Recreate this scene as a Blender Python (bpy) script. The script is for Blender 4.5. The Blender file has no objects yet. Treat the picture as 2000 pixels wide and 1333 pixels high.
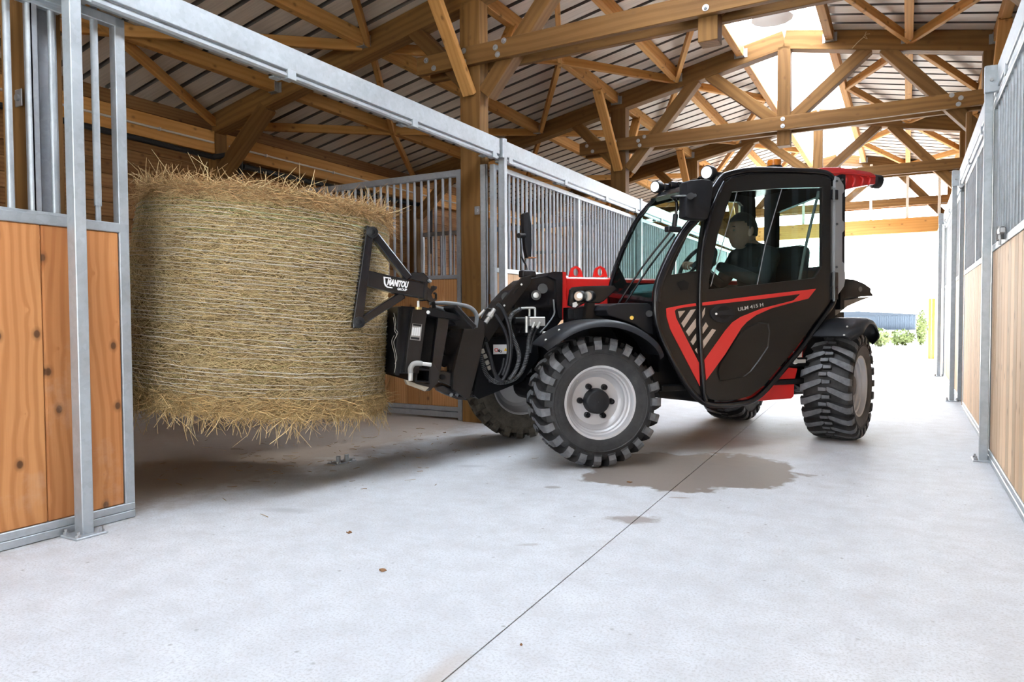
import bpy, bmesh, math, random
import numpy as np
from mathutils import Vector, Matrix, noise

random.seed(7); rng = np.random.default_rng(7)
SC = bpy.context.scene
COL = SC.collection
V = Vector

# ------------------------------------------------------------------ camera, sky, exposure
F_PX, PITCH, ROLL, YAW, CAM_H = 1377.086, -0.0324186, -0.00536458, -0.510139, 0.9
FW = V((math.sin(YAW)*math.cos(PITCH), math.cos(YAW)*math.cos(PITCH), math.sin(PITCH)))
_r = V((math.cos(YAW), -math.sin(YAW), 0)); _u = _r.cross(FW)
RT = _r*math.cos(ROLL)+_u*math.sin(ROLL); UP = RT.cross(FW)
CAM = V((0, 0, CAM_H))
cam_data = bpy.data.cameras.new('camera'); cam = bpy.data.objects.new('camera', cam_data); COL.objects.link(cam)
cam_data.sensor_width = 36; cam_data.lens = 36*F_PX/2000; cam_data.clip_start = 0.05; cam_data.clip_end = 500
cam.matrix_world = Matrix(((RT.x, UP.x, -FW.x, 0), (RT.y, UP.y, -FW.y, 0), (RT.z, UP.z, -FW.z, CAM_H), (0, 0, 0, 1)))
SC.camera = cam

SKY_STRENGTH = 3.4
SUN_VEIL = 50.0
world = bpy.data.worlds.new('sky'); SC.world = world; world.use_nodes = True
nt = world.node_tree; nt.nodes.clear()
_o = nt.nodes.new('ShaderNodeOutputWorld'); _b = nt.nodes.new('ShaderNodeBackground')
_tc = nt.nodes.new('ShaderNodeTexCoord'); _sx = nt.nodes.new('ShaderNodeSeparateXYZ'); _cr = nt.nodes.new('ShaderNodeValToRGB')
nt.links.new(_tc.outputs['Generated'], _sx.inputs[0]); nt.links.new(_sx.outputs[2], _cr.inputs[0])
_cr.color_ramp.elements[0].position = 0.0; _cr.color_ramp.elements[0].color = (1.0, 0.97, 0.92, 1)
_cr.color_ramp.elements[1].position = 0.75; _cr.color_ramp.elements[1].color = (0.72, 0.85, 1.0, 1)
nt.links.new(_cr.outputs[0], _b.inputs[0])
# thin bright overcast: the veiled sun stands ahead of the camera, beyond the far end
_dp = nt.nodes.new('ShaderNodeVectorMath'); _dp.operation = 'DOT_PRODUCT'; _dp.inputs[1].default_value = V((0.35, 1.0, 0.75)).normalized()
_mx = nt.nodes.new('ShaderNodeMath'); _mx.operation = 'MAXIMUM'; _mx.inputs[1].default_value = 0.0
_pw = nt.nodes.new('ShaderNodeMath'); _pw.operation = 'POWER'; _pw.inputs[1].default_value = 3.0
_ml = nt.nodes.new('ShaderNodeMath'); _ml.operation = 'MULTIPLY_ADD'; _ml.inputs[1].default_value = SUN_VEIL; _ml.inputs[2].default_value = SKY_STRENGTH
nt.links.new(_tc.outputs['Generated'], _dp.inputs[0]); nt.links.new(_dp.outputs['Value'], _mx.inputs[0]); nt.links.new(_mx.outputs[0], _pw.inputs[0]); nt.links.new(_pw.outputs[0], _ml.inputs[0])
nt.links.new(_ml.outputs[0], _b.inputs[1])
nt.links.new(_b.outputs[0], _o.inputs[0])
SC.view_settings.view_transform = 'Standard'; SC.view_settings.look = 'None'
SC.view_settings.gamma = 1.0; SC.view_settings.use_curve_mapping = False
SC.view_settings.exposure = -0.09
SC.cycles.use_denoising = True
SC.cycles.max_bounces = 10; SC.cycles.diffuse_bounces = 5; SC.cycles.glossy_bounces = 4
SC.cycles.transmission_bounces = 6; SC.cycles.transparent_max_bounces = 16
SC.cycles.sample_clamp_indirect = 12.0; SC.cycles.caustics_reflective = False; SC.cycles.caustics_refractive = False

SUN_DIR = V((math.sin(math.radians(24))*math.cos(math.radians(38)), math.cos(math.radians(24))*math.cos(math.radians(38)), math.sin(math.radians(38))))
sun_l = bpy.data.lights.new('sun', 'SUN'); sun_l.energy = 38.0; sun_l.angle = math.radians(4); sun_l.color = (1.0, 0.96, 0.90)
sun = bpy.data.objects.new('sun', sun_l); COL.objects.link(sun); sun.rotation_euler = SUN_DIR.to_track_quat('Z', 'Y').to_euler(); sun.location = (6, 30, 20)

def portal(name, loc, rot, sx, sy):
    l = bpy.data.lights.new(name, 'AREA'); l.shape = 'RECTANGLE'; l.size = sx; l.size_y = sy
    l.cycles.is_portal = True
    o = bpy.data.objects.new(name, l); COL.objects.link(o); o.location = loc; o.rotation_euler = rot
    return o
portal('skylight_portal', (-1.26, 7.0, 4.35), (0, 0, 0), 1.06, 17.9)
portal('far_opening_portal', (-1.26, 15.95, 2.0), (math.radians(-90), 0, 0), 4.0, 4.0)

portal('near_opening_portal', (-1.26, -2.05, 1.35), (math.radians(90), 0, 0), 4.04, 2.7)

# ------------------------------------------------------------------ pixel -> place helpers (photo read as 2000 x 1333)
def ray(px, py): return RT*(px-1000) - UP*(py-666.5) + FW*F_PX
def on_plane(px, py, P, n):
    d = ray(px, py); return CAM + d*((V(P)-CAM).dot(n)/d.dot(n))
def on_x(px, py, X): return on_plane(px, py, (X, 0, 0), V((1, 0, 0)))
def on_y(px, py, Y): return on_plane(px, py, (0, Y, 0), V((0, 1, 0)))
def on_z(px, py, Z=0): return on_plane(px, py, (0, 0, Z), V((0, 0, 1)))

# ------------------------------------------------------------------ object helpers
MW = {}
def mw(o): return MW.get(o.name, Matrix.Identity(4)) if o else Matrix.Identity(4)
def tag(o, label=None, cat=None, group=None, kind=None):
    if label: o['label'] = label
    if cat: o['category'] = cat
    if group: o['group'] = group
    if kind: o['kind'] = kind
    return o
def place(o, parent, M):
    COL.objects.link(o)
    if parent:
        o.parent = parent
        o.matrix_basis = mw(parent).inverted() @ M
    else:
        o.matrix_basis = M
    MW[o.name] = M.copy()
    return o
def thing(name, label, cat, loc=(0, 0, 0), rotz=0.0, group=None, kind=None):
    o = bpy.data.objects.new(name, None); o.empty_display_size = 0.1
    place(o, None, Matrix.Translation(V(loc)) @ Matrix.Rotation(rotz, 4, 'Z'))
    return tag(o, label, cat, group, kind)
def mesh_of(bm, mats, smooth=False, ang=None):
    me = bpy.data.meshes.new('m'); bm.normal_update(); bm.to_mesh(me); bm.free()
    for m in (mats if isinstance(mats, (list, tuple)) else [mats]): me.materials.append(m)
    if smooth:
        me.polygons.foreach_set('use_smooth', [True]*len(me.polygons))
        if ang is not None: me.set_sharp_from_angle(angle=math.radians(ang))
    return me
def obj(name, me, mats=None, parent=None, M=None, smooth=False, ang=40):
    if isinstance(me, bmesh.types.BMesh): me = mesh_of(me, mats, smooth, ang)
    o = bpy.data.objects.new(name, me)
    return place(o, parent, M.copy() if M is not None else Matrix.Identity(4))

def bm_box(bm, size, M=Matrix.Identity(4), bev=0.0, seg=1):
    r = bmesh.ops.create_cube(bm, size=1.0, matrix=M @ Matrix.Diagonal((*size, 1)))
    if bev > 0:
        es = list({e for v in r['verts'] for e in v.link_edges})
        bmesh.ops.bevel(bm, geom=es, offset=bev, segments=seg, affect='EDGES', profile=0.5)
    return r['verts']
def bm_box2(bm, a, b, bev=0.0):
    a, b = V(a), V(b)
    bm_box(bm, [abs(b[i]-a[i]) for i in range(3)], Matrix.Translation((a+b)/2), bev)
def frame_between(A, B, up=V((0, 0, 1))):
    A, B = V(A), V(B); x = (B-A); L = x.length; x.normalize()
    y = V(up).cross(x)
    if y.length < 1e-5: y = V((0, 1, 0)).cross(x)
    if y.length < 1e-5: y = V((1, 0, 0)).cross(x)
    y.normalize(); z = x.cross(y)
    m = Matrix.Identity(4)
    for i in range(3):
        m[i][0], m[i][1], m[i][2], m[i][3] = x[i], y[i], z[i], (A[i]+B[i])/2
    return m, L
_cache = {}
def box_mesh(l, w, h, mat, bev=0.004):
    k = ('b', round(l, 3), round(w, 4), round(h, 4), mat.name, bev)
    if k not in _cache:
        bm = bmesh.new(); bm_box(bm, (l, w, h), bev=bev); _cache[k] = mesh_of(bm, mat)
    return _cache[k]
def beam(name, A, B, w, h, mat, parent=None, up=V((0, 0, 1)), bev=0.004):
    M, L = frame_between(A, B, up)
    return obj(name, box_mesh(L, w, h, mat, bev), None, parent, M)
def rod(name, A, B, r, mat, parent=None, n=10):
    M, L = frame_between(A, B, V((0.3, 0.5, 0.8)))
    k = ('r', round(L, 3), round(r, 4), mat.name, n)
    if k not in _cache:
        bm = bmesh.new()
        bmesh.ops.create_cone(bm, cap_ends=True, segments=n, radius1=r, radius2=r, depth=L, matrix=Matrix.Rotation(math.pi/2, 4, 'Y'))
        _cache[k] = mesh_of(bm, mat, True, 40)
    return obj(name, _cache[k], None, parent, M)
def bm_cyl(bm, A, B, r, n=16, r2=None):
    M, L = frame_between(A, B, V((0.31, 0.52, 0.79)))
    return bmesh.ops.create_cone(bm, cap_ends=True, segments=n, radius1=r, radius2=r if r2 is None else r2, depth=L, matrix=M @ Matrix.Rotation(math.pi/2, 4, 'Y'))['verts']
def catmull(pts, k=6, closed=False):
    pts = [V(p) for p in pts]; n = len(pts); out = []
    rngn = n if closed else n-1
    for i in range(rngn):
        p1, p2 = pts[i], pts[(i+1) % n]
        p0 = pts[i-1] if (i > 0 or closed) else p1*2-p2
        p3 = pts[(i+2) % n] if (i+2 < n or closed) else p2*2-p1
        for j in range(k):
            t = j/k
            out.append(0.5*((2*p1)+(p2-p0)*t+(2*p0-5*p1+4*p2-p3)*t*t+(3*p1-p0-3*p2+p3)*t**3))
    if not closed: out.append(pts[-1])
    return out
def bm_tube(bm, pts, r, n=8, closed=False, radii=None):
    pts = [V(p) for p in pts]; m = len(pts); rings = []; nrm = None
    for i, p in enumerate(pts):
        a = pts[i-1] if (i > 0 or closed) else p
        b = pts[(i+1) % m] if (i < m-1 or closed) else p
        t = (b-a).normalized()
        if nrm is None:
            nrm = t.cross(V((0, 0, 1)))
            if nrm.length < 1e-3: nrm = t.cross(V((1, 0, 0)))
        nrm = (nrm - t*nrm.dot(t)).normalized(); bn = t.cross(nrm)
        rr = radii[i] if radii else r
        rings.append([bm.verts.new(p+(nrm*math.cos(2*math.pi*j/n)+bn*math.sin(2*math.pi*j/n))*rr) for j in range(n)])
    for i in range(m if closed else m-1):
        A, B = rings[i], rings[(i+1) % m]
        for j in range(n): bm.faces.new((A[j], A[(j+1) % n], B[(j+1) % n], B[j]))
    if not closed:
        bm.faces.new(rings[0][::-1]); bm.faces.new(rings[-1])
def bm_lathe(bm, prof, n=48, M=Matrix.Identity(4), closed=True):
    """prof = [(r, y)], turned about the local Y axis"""
    rings = []
    for k in range(n):
        a = 2*math.pi*k/n; c, s = math.cos(a), math.sin(a)
        rings.append([bm.verts.new(M @ V((r*c, y, r*s))) for r, y in prof])
    m = len(prof)
    for k in range(n):
        A, B = rings[k], rings[(k+1) % n]
        for j in range(m if closed else m-1):
            j2 = (j+1) % m
            bm.faces.new((A[j], A[j2], B[j2], B[j]))
def bm_panel(bm, outer, holes=(), off=V((0, 0, 0)), bev=0):
    """flat panel from outlines (lists of points in one plane), with holes, given thickness by the vector off"""
    def add(loops, o):
        es, vs = [], []
        for lp in loops:
            vv = [bm.verts.new(V(p)+o) for p in lp]; vs.append(vv)
            for i in range(len(vv)): es.append(bm.edges.new((vv[i], vv[(i+1) % len(vv)])))
        return vs, es
    loops = [outer]+list(holes)
    v1, e1 = add(loops, V((0, 0, 0))); v2, e2 = add(loops, off)
    nn = off.normalized()
    bmesh.ops.triangle_fill(bm, use_beauty=True, use_dissolve=False, edges=e1, normal=-nn)
    bmesh.ops.triangle_fill(bm, use_beauty=True, use_dissolve=False, edges=e2, normal=nn)
    for a, b in zip(v1, v2):
        n = len(a)
        for i in range(n): bm.faces.new((a[i], a[(i+1) % n], b[(i+1) % n], b[i]))
    bmesh.ops.recalc_face_normals(bm, faces=bm.faces)

# ------------------------------------------------------------------ materials
def nodes_of(name):
    m = bpy.data.materials.new(name); m.use_nodes = True
    t = m.node_tree; b = t.nodes['Principled BSDF']
    return m, t, b
def N(t, typ, **kw):
    n = t.nodes.new(typ)
    for k, v in kw.items(): setattr(n, k, v)
    return n
def ramp(t, fac, stops):
    r = N(t, 'ShaderNodeValToRGB'); el = r.color_ramp.elements
    while len(el) < len(stops): el.new(0.5)
    for e, (p, c) in zip(el, stops): e.position = p; e.color = (*c, 1) if len(c) == 3 else c
    t.links.new(fac, r.inputs[0]); return r.outputs[0]
def mix(t, fac, a, b, mode='MIX'):
    n = N(t, 'ShaderNodeMix', data_type='RGBA', blend_type=mode)
    for s, v in ((0, fac), (6, a), (7, b)):
        if isinstance(v, bpy.types.NodeSocket): t.links.new(v, n.inputs[s])
        elif s == 0: n.inputs[0].default_value = v
        else: n.inputs[s].default_value = (*v, 1)
    return n.outputs[2]
def math_n(t, op, a, b=0.0, clamp=False):
    n = N(t, 'ShaderNodeMath', operation=op, use_clamp=clamp)
    for i, v in enumerate((a, b)):
        if isinstance(v, bpy.types.NodeSocket): t.links.new(v, n.inputs[i])
        else: n.inputs[i].default_value = v
    return n.outputs[0]
def coords(t, scale=(1, 1, 1), which='Object', shift=None):
    tc = N(t, 'ShaderNodeTexCoord'); mp = N(t, 'ShaderNodeMapping'); mp.inputs['Scale'].default_value = scale
    if shift:
        oi = N(t, 'ShaderNodeObjectInfo'); mm = N(t, 'ShaderNodeVectorMath', operation='SCALE')
        cb = N(t, 'ShaderNodeCombineXYZ')
        t.links.new(oi.outputs['Random'], cb.inputs[0]); t.links.new(oi.outputs['Random'], cb.inputs[1]); t.links.new(oi.outputs['Random'], cb.inputs[2])
        t.links.new(cb.outputs[0], mm.inputs[0]); mm.inputs['Scale'].default_value = shift
        t.links.new(mm.outputs[0], mp.inputs['Location'])
    t.links.new(tc.outputs[which], mp.inputs[0]); return mp.outputs[0]
def noise_n(t, vec, scale, detail=4, rough=0.55, dist=0.0):
    n = N(t, 'ShaderNodeTexNoise'); n.inputs['Scale'].default_value = scale; n.inputs['Detail'].default_value = detail
    n.inputs['Roughness'].default_value = rough; n.inputs['Distortion'].default_value = dist
    t.links.new(vec, n.inputs['Vector']); return n.outputs[0]
def bump(t, b, h, strength=0.3, dist=0.01):
    n = N(t, 'ShaderNodeBump'); n.inputs['Strength'].default_value = strength; n.inputs['Distance'].default_value = dist
    t.links.new(h, n.inputs['Height']); t.links.new(n.outputs[0], b.inputs['Normal'])
def plain(name, col, rough=0.5, metal=0.0, coat=0.0, var=0.0, vscale=8.0, bmp=0.0, spec=None):
    m, t, b = nodes_of(name)
    b.inputs['Base Color'].default_value = (*col, 1); b.inputs['Roughness'].default_value = rough; b.inputs['Metallic'].default_value = metal
    b.inputs['Coat Weight'].default_value = coat
    if spec is not None: b.inputs['Specular IOR Level'].default_value = spec
    if var or bmp:
        h = noise_n(t, coords(t), vscale, 6, 0.6)
        if var:
            lo = tuple(c*(1-var) for c in col); hi = tuple(min(1, c*(1+var)) for c in col)
            t.links.new(ramp(t, h, [(0.3, lo), (0.7, hi)]), b.inputs['Base Color'])
        if bmp: bump(t, b, noise_n(t, coords(t), vscale*12, 3), bmp, 0.004)
    return m
def wood(name, dark, light, knot=(0.10, 0.045, 0.02), scale=1.0, rough=0.65, knots=1.0, grain=0.8, wear=None, freq=230.0, swirl=15.0):
    """sawn timber: the grain runs along the object's own X axis, rings swirl round the knots"""
    m, t, b = nodes_of(name)
    v = coords(t, (1, 1, 1), shift=13.0)
    sp = N(t, 'ShaderNodeSeparateXYZ'); t.links.new(v, sp.inputs[0])
    n1 = noise_n(t, coords(t, (0.8*scale, 3.4*scale, 3.4*scale), shift=37.0), 1.0, 2, 0.4)
    n0 = noise_n(t, coords(t, (0.5, 3, 3), shift=19.0), 1.0, 3, 0.5)
    vo = N(t, 'ShaderNodeTexVoronoi', voronoi_dimensions='2D'); vo.inputs['Scale'].default_value = 1.0
    s2 = N(t, 'ShaderNodeSeparateXYZ'); t.links.new(coords(t, (4.6*scale, 6.4*scale, 6.4*scale), shift=23.0), s2.inputs[0])
    c2 = N(t, 'ShaderNodeCombineXYZ'); t.links.new(s2.outputs[0], c2.inputs[0]); t.links.new(math_n(t, 'ADD', s2.outputs[1], s2.outputs[2]), c2.inputs[1])
    t.links.new(c2.outputs[0], vo.inputs['Vector'])
    kd = vo.outputs['Distance']
    swirlk = math_n(t, 'DIVIDE', 2.2, math_n(t, 'ADD', math_n(t, 'MULTIPLY', kd, 7.0), 0.35))
    ph = math_n(t, 'ADD', math_n(t, 'MULTIPLY', math_n(t, 'ADD', sp.outputs[1], math_n(t, 'MULTIPLY', sp.outputs[2], 0.8)), freq*scale), math_n(t, 'ADD', math_n(t, 'MULTIPLY', n1, swirl), math_n(t, 'MULTIPLY', swirlk, knots)))
    ring = math_n(t, 'ADD', math_n(t, 'MULTIPLY', math_n(t, 'SINE', ph), 0.5), 0.5)
    fine = noise_n(t, coords(t, (3*scale, 110*scale, 110*scale), shift=11.0), 1.0, 3)
    base = mix(t, ramp(t, n0, [(0.3, (0, 0, 0)), (0.7, (1, 1, 1))]), dark, light)
    deep = tuple(c*k for c, k in zip(dark, (0.66, 0.55, 0.45)))
    base = mix(t, math_n(t, 'MULTIPLY', ramp(t, ring, [(0.35, (0, 0, 0)), (0.9, (1, 1, 1))]), 0.42*grain), base, deep)
    base = mix(t, math_n(t, 'MULTIPLY', fine, 0.32*grain), base, deep)
    if knots:
        k = ramp(t, kd, [(0.0, (1, 1, 1)), (0.06, (0.95,)*3), (0.085, (0.4,)*3), (0.16, (0, 0, 0))])
        sc = N(t, 'ShaderNodeSeparateColor'); t.links.new(vo.outputs['Color'], sc.inputs[0])
        k = math_n(t, 'MULTIPLY', k, math_n(t, 'GREATER_THAN', sc.outputs[0], 0.5))
        base = mix(t, math_n(t, 'MULTIPLY', k, min(1, knots)), base, knot)
    if wear:
        ws = noise_n(t, coords(t, (1, 1, 1), shift=9.0), 3.0, 6, 0.7)
        base = mix(t, ramp(t, ws, [(0.58, (0, 0, 0)), (0.78, (0.4,)*3)]), base, wear)
    oi = N(t, 'ShaderNodeObjectInfo'); hs = N(t, 'ShaderNodeHueSaturation')
    t.links.new(math_n(t, 'ADD', math_n(t, 'MULTIPLY', oi.outputs['Random'], 0.36), 0.82), hs.inputs['Value'])
    t.links.new(base, hs.inputs['Color']); t.links.new(hs.outputs[0], b.inputs['Base Color'])
    b.inputs['Roughness'].default_value = rough; b.inputs['Specular IOR Level'].default_value = 0.14
    bump(t, b, fine, 0.25, 0.004)
    return m
def galv(name, col=(0.48, 0.525, 0.56), metal=0.5, rough=0.42):
    m, t, b = nodes_of(name)
    vo = N(t, 'ShaderNodeTexVoronoi'); vo.inputs['Scale'].default_value = 45; t.links.new(coords(t), vo.inputs['Vector'])
    n1 = noise_n(t, coords(t, shift=5.0), 5, 6, 0.7)
    f = math_n(t, 'ADD', math_n(t, 'MULTIPLY', vo.outputs['Color'], 0.18), math_n(t, 'MULTIPLY', n1, 0.8))
    t.links.new(ramp(t, f, [(0.3, tuple(c*0.80 for c in col)), (0.8, tuple(c*1.16 for c in col))]), b.inputs['Base Color'])
    t.links.new(ramp(t, n1, [(0.3, (rough-0.08,)*3), (0.7, (rough+0.14,)*3)]), b.inputs['Roughness'])
    b.inputs['Metallic'].default_value = metal
    return m

TRUSS = wood('treated_pine', (0.125, 0.062, 0.021), (0.27, 0.142, 0.047), knots=0.4, grain=0.8, freq=120.0)
PURLIN = wood('purlin_pine', (0.44, 0.205, 0.056), (0.66, 0.37, 0.128), knots=0.6, grain=0.55, freq=160.0)
WALLW = wood('wall_boards', (0.22, 0.105, 0.04), (0.40, 0.22, 0.095), knots=0.7)
DOORW = wood('stained_door_boards', (0.41, 0.158, 0.056), (0.60, 0.285, 0.112), scale=1.0, knots=1.0, grain=0.95, wear=(0.56, 0.38, 0.27), freq=170.0, swirl=34.0)
PALEW = wood('pale_stall_boards', (0.56, 0.33, 0.17), (0.80, 0.57, 0.36), knots=0.5, grain=0.6)
PARTW = wood('partition_boards', (0.40, 0.19, 0.075), (0.58, 0.31, 0.13), knots=0.8)
GALV = galv('galvanised_steel')
GALVD = galv('dull_galvanised_steel', (0.36, 0.38, 0.41), 0.5, 0.5)
BOLT = plain('zinc_bolt', (0.42, 0.43, 0.44), 0.4, 0.7)
HANGER = galv('punched_zinc', (0.36, 0.36, 0.35), 0.4, 0.5)
BLACKP = plain('black_pipe_lagging', (0.012, 0.012, 0.013), 0.7, bmp=0.3)
WHITEP = plain('white_conduit', (0.62, 0.58, 0.5), 0.5)

def concrete():
    m, t, b = nodes_of('pale_concrete')
    v = coords(t)
    n1 = noise_n(t, v, 0.9, 6, 0.6); n2 = noise_n(t, v, 7.0, 8, 0.7); n3 = noise_n(t, v, 120.0, 3, 0.6)
    base = ramp(t, n1, [(0.25, (0.535, 0.56, 0.595)), (0.75, (0.655, 0.68, 0.715))])
    base = mix(t, ramp(t, n2, [(0.35, (0.5,)*3), (0.60, (0, 0, 0))]), base, (0.44, 0.44, 0.45))
    base = mix(t, ramp(t, n3, [(0.36, (0.6,)*3), (0.52, (0, 0, 0))]), base, (0.40, 0.40, 0.41))
    n4 = noise_n(t, coords(t, (3.0, 14.0, 1)), 2.0, 6, 0.7)
    base = mix(t, ramp(t, n4, [(0.56, (0, 0, 0)), (0.72, (0.45,)*3)]), base, (0.46, 0.45, 0.45))
    # faint tyre scuffs and scattered dark spots
    sp = N(t, 'ShaderNodeTexVoronoi'); sp.inputs['Scale'].default_value = 11.0; t.links.new(v, sp.inputs['Vector'])
    sm = math_n(t, 'MULTIPLY', ramp(t, sp.outputs['Distance'], [(0.0, (1, 1, 1)), (0.04, (0.8,)*3), (0.10, (0, 0, 0))]), ramp(t, noise_n(t, v, 1.6, 2), [(0.44, (0, 0, 0)), (0.56, (0.8,)*3)]))
    base = mix(t, sm, base, (0.2, 0.19, 0.18))
    def blot(cx, cy, rx, ry, ang, soft, col, amt, wob, base, wscale=3.0):
        mp = N(t, 'ShaderNodeMapping', vector_type='TEXTURE'); mp.inputs['Location'].default_value = (cx, cy, 0)
        mp.inputs['Rotation'].default_value = (0, 0, ang); mp.inputs['Scale'].default_value = (rx, ry, 1)
        tc = N(t, 'ShaderNodeTexCoord'); t.links.new(tc.outputs['Object'], mp.inputs[0])
        ln = N(t, 'ShaderNodeVectorMath', operation='LENGTH'); t.links.new(mp.outputs[0], ln.inputs[0])
        d = math_n(t, 'ADD', ln.outputs['Value'], math_n(t, 'MULTIPLY', math_n(t, 'SUBTRACT', noise_n(t, v, wscale, 4, 0.6), 0.5), wob))
        f = ramp(t, d, [(1.0-soft, (amt,)*3), (1.0, (0, 0, 0))])
        return mix(t, f, base, col), f
    base, puddle = blot(-1.10, 4.12, 0.66, 0.55, math.atan2(0.70, 1.04), 0.08, (0.19, 0.155, 0.13), 0.95, 1.0, base)
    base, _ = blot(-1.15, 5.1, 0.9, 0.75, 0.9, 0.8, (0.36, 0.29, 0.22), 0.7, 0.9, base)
    base, _ = blot(-1.05, 2.98, 0.13, 0.075, 0.5, 0.4, (0.26, 0.22, 0.2), 0.8, 1.3, base, 14.0)
    base, _ = blot(-1.63, 3.35, 0.05, 0.03, 0.5, 0.4, (0.3, 0.28, 0.27), 0.8, 0.6, base, 10.0)
    base, _ = blot(-0.98, 3.45, 0.06, 0.02, 0.4, 0.5, (0.3, 0.25, 0.22), 0.7, 1.0, base, 20.0)
    base, _ = blot(-1.02, 1.42, 0.05, 0.2, 0.03, 0.8, (0.42, 0.37, 0.33), 0.7, 0.6, base, 8.0)
    base, _ = blot(-1.30, 2.45, 0.07, 0.02, 0.6, 0.6, (0.35, 0.33, 0.33), 0.6, 1.0, base, 20.0)
    base, _ = blot(-2.55, 2.35, 0.16, 0.05, 0.3, 0.7, (0.36, 0.37, 0.39), 0.6, 0.8, base, 6.0)
    base, _ = blot(-2.3, 3.6, 0.12, 0.05, 0.5, 0.7, (0.36, 0.37, 0.4), 0.6, 0.8, base, 6.0)
    # brown bedding dust where the stalls begin, darkened to paint in their shade
    sep = N(t, 'ShaderNodeSeparateXYZ'); t.links.new(v, sep.inputs[0])
    dx = math_n(t, 'ADD', sep.outputs[0], math_n(t, 'MULTIPLY', math_n(t, 'SUBTRACT', n2, 0.5), 0.5))
    dust_shade = ramp(t, math_n(t, 'ADD', math_n(t, 'MULTIPLY', dx, 0.2), 1.0), [(0.34, (0.75,)*3), (0.405, (0, 0, 0))])
    base = mix(t, dust_shade, base, (0.30, 0.225, 0.16))
    t.links.new(base, b.inputs['Base Color'])
    t.links.new(mix(t, puddle, (0.72,)*3, (0.66,)*3), b.inputs['Roughness'])
    b.inputs['Specular IOR Level'].default_value = 0.22
    bump(t, b, math_n(t, 'ADD', n2, n3), 0.25, 0.005)
    return m
CONCRETE = concrete()
GRAVEL = plain('pale_yard_gravel', (0.62, 0.6, 0.55), 0.9, var=0.15, vscale=3.0)

def sheet_mat():
    m, t, b = nodes_of('beige_roof_sheet')
    n = noise_n(t, coords(t, (2, 40, 40), shift=3.0), 1.0, 5, 0.65)
    t.links.new(ramp(t, n, [(0.3, (0.54, 0.475, 0.39)), (0.7, (0.70, 0.63, 0.53))]), b.inputs['Base Color']); b.inputs['Roughness'].default_value = 0.6
    return m
SHEET = sheet_mat()
def clear_mat(name, tint, gloss=0.1, rough=0.02, trans=0.0):
    m = bpy.data.materials.new(name); m.use_nodes = True; t = m.node_tree; t.nodes.clear()
    o = N(t, 'ShaderNodeOutputMaterial'); tr = N(t, 'ShaderNodeBsdfTransparent'); tr.inputs[0].default_value = (*tint, 1)
    last = tr.outputs[0]
    if trans:
        tl = N(t, 'ShaderNodeBsdfTranslucent'); tl.inputs[0].default_value = (0.95, 0.97, 1, 1)
        mx = N(t, 'ShaderNodeMixShader'); mx.inputs[0].default_value = trans
        t.links.new(last, mx.inputs[1]); t.links.new(tl.outputs[0], mx.inputs[2]); last = mx.outputs[0]
    gl = N(t, 'ShaderNodeBsdfGlossy'); gl.inputs['Roughness'].default_value = rough
    fr = N(t, 'ShaderNodeFresnel'); fr.inputs[0].default_value = 1.5
    mx = N(t, 'ShaderNodeMixShader'); ge = N(t, 'ShaderNodeNewGeometry'); t.links.new(math_n(t, 'MULTIPLY', math_n(t, 'MULTIPLY', fr.outputs[0], gloss), math_n(t, 'SUBTRACT', 1.0, ge.outputs['Backfacing'])), mx.inputs[0])
    t.links.new(last, mx.inputs[1]); t.links.new(gl.outputs[0], mx.inputs[2]); t.links.new(mx.outputs[0], o.inputs[0])
    return m
SKYPANE = clear_mat('translucent_roof_pane', (0.92, 0.93, 0.94), 0.6, 0.3, 0.75)

# ------------------------------------------------------------------ building layout
XC = -1.26                      # ridge over the middle of the aisle
XL, XR = -6.65, 4.13            # outer walls
Y_T = [-1.88, 1.66, 5.20, 8.74, 12.28, 15.82]
def zb(x): return 3.58 + 0.2*((XC-abs(x-XC))+3.22)      # underside of the rafters

# floor: two slabs with a sawn joint between them
fl = thing('floor', None, None, kind='structure')
def slab(x0a, x0b, x1a, x1b):
    bm = bmesh.new(); y0, y1 = -2.6, 16.4; g = []
    for z in (0.0, -0.12):
        g.append([bm.verts.new(p) for p in ((x0a, y0, z), (x1a, y0, z), (x1b, y1, z), (x0b, y1, z))])
    bm.faces.new(g[0]); bm.faces.new(g[1][::-1])
    for i in range(4): bm.faces.new((g[0][i], g[1][i], g[1][(i+1) % 4], g[0][(i+1) % 4]))
    bmesh.ops.recalc_face_normals(bm, faces=bm.faces)
    obj('concrete_slab', bm, CONCRETE, fl)
jx = lambda y: -1.003-0.030*(y-1.7)
slab(XL-0.15, XL-0.15, jx(-2.6)-0.0022, jx(16.4)-0.0022); slab(jx(-2.6)+0.0022, jx(16.4)+0.0022, XR+0.15, XR+0.15)
bm = bmesh.new(); bm_box2(bm, (-90, -60, -0.5), (90, 190, -0.13)); tag(obj('floor_yard', bm, GRAVEL), kind='structure')

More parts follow.
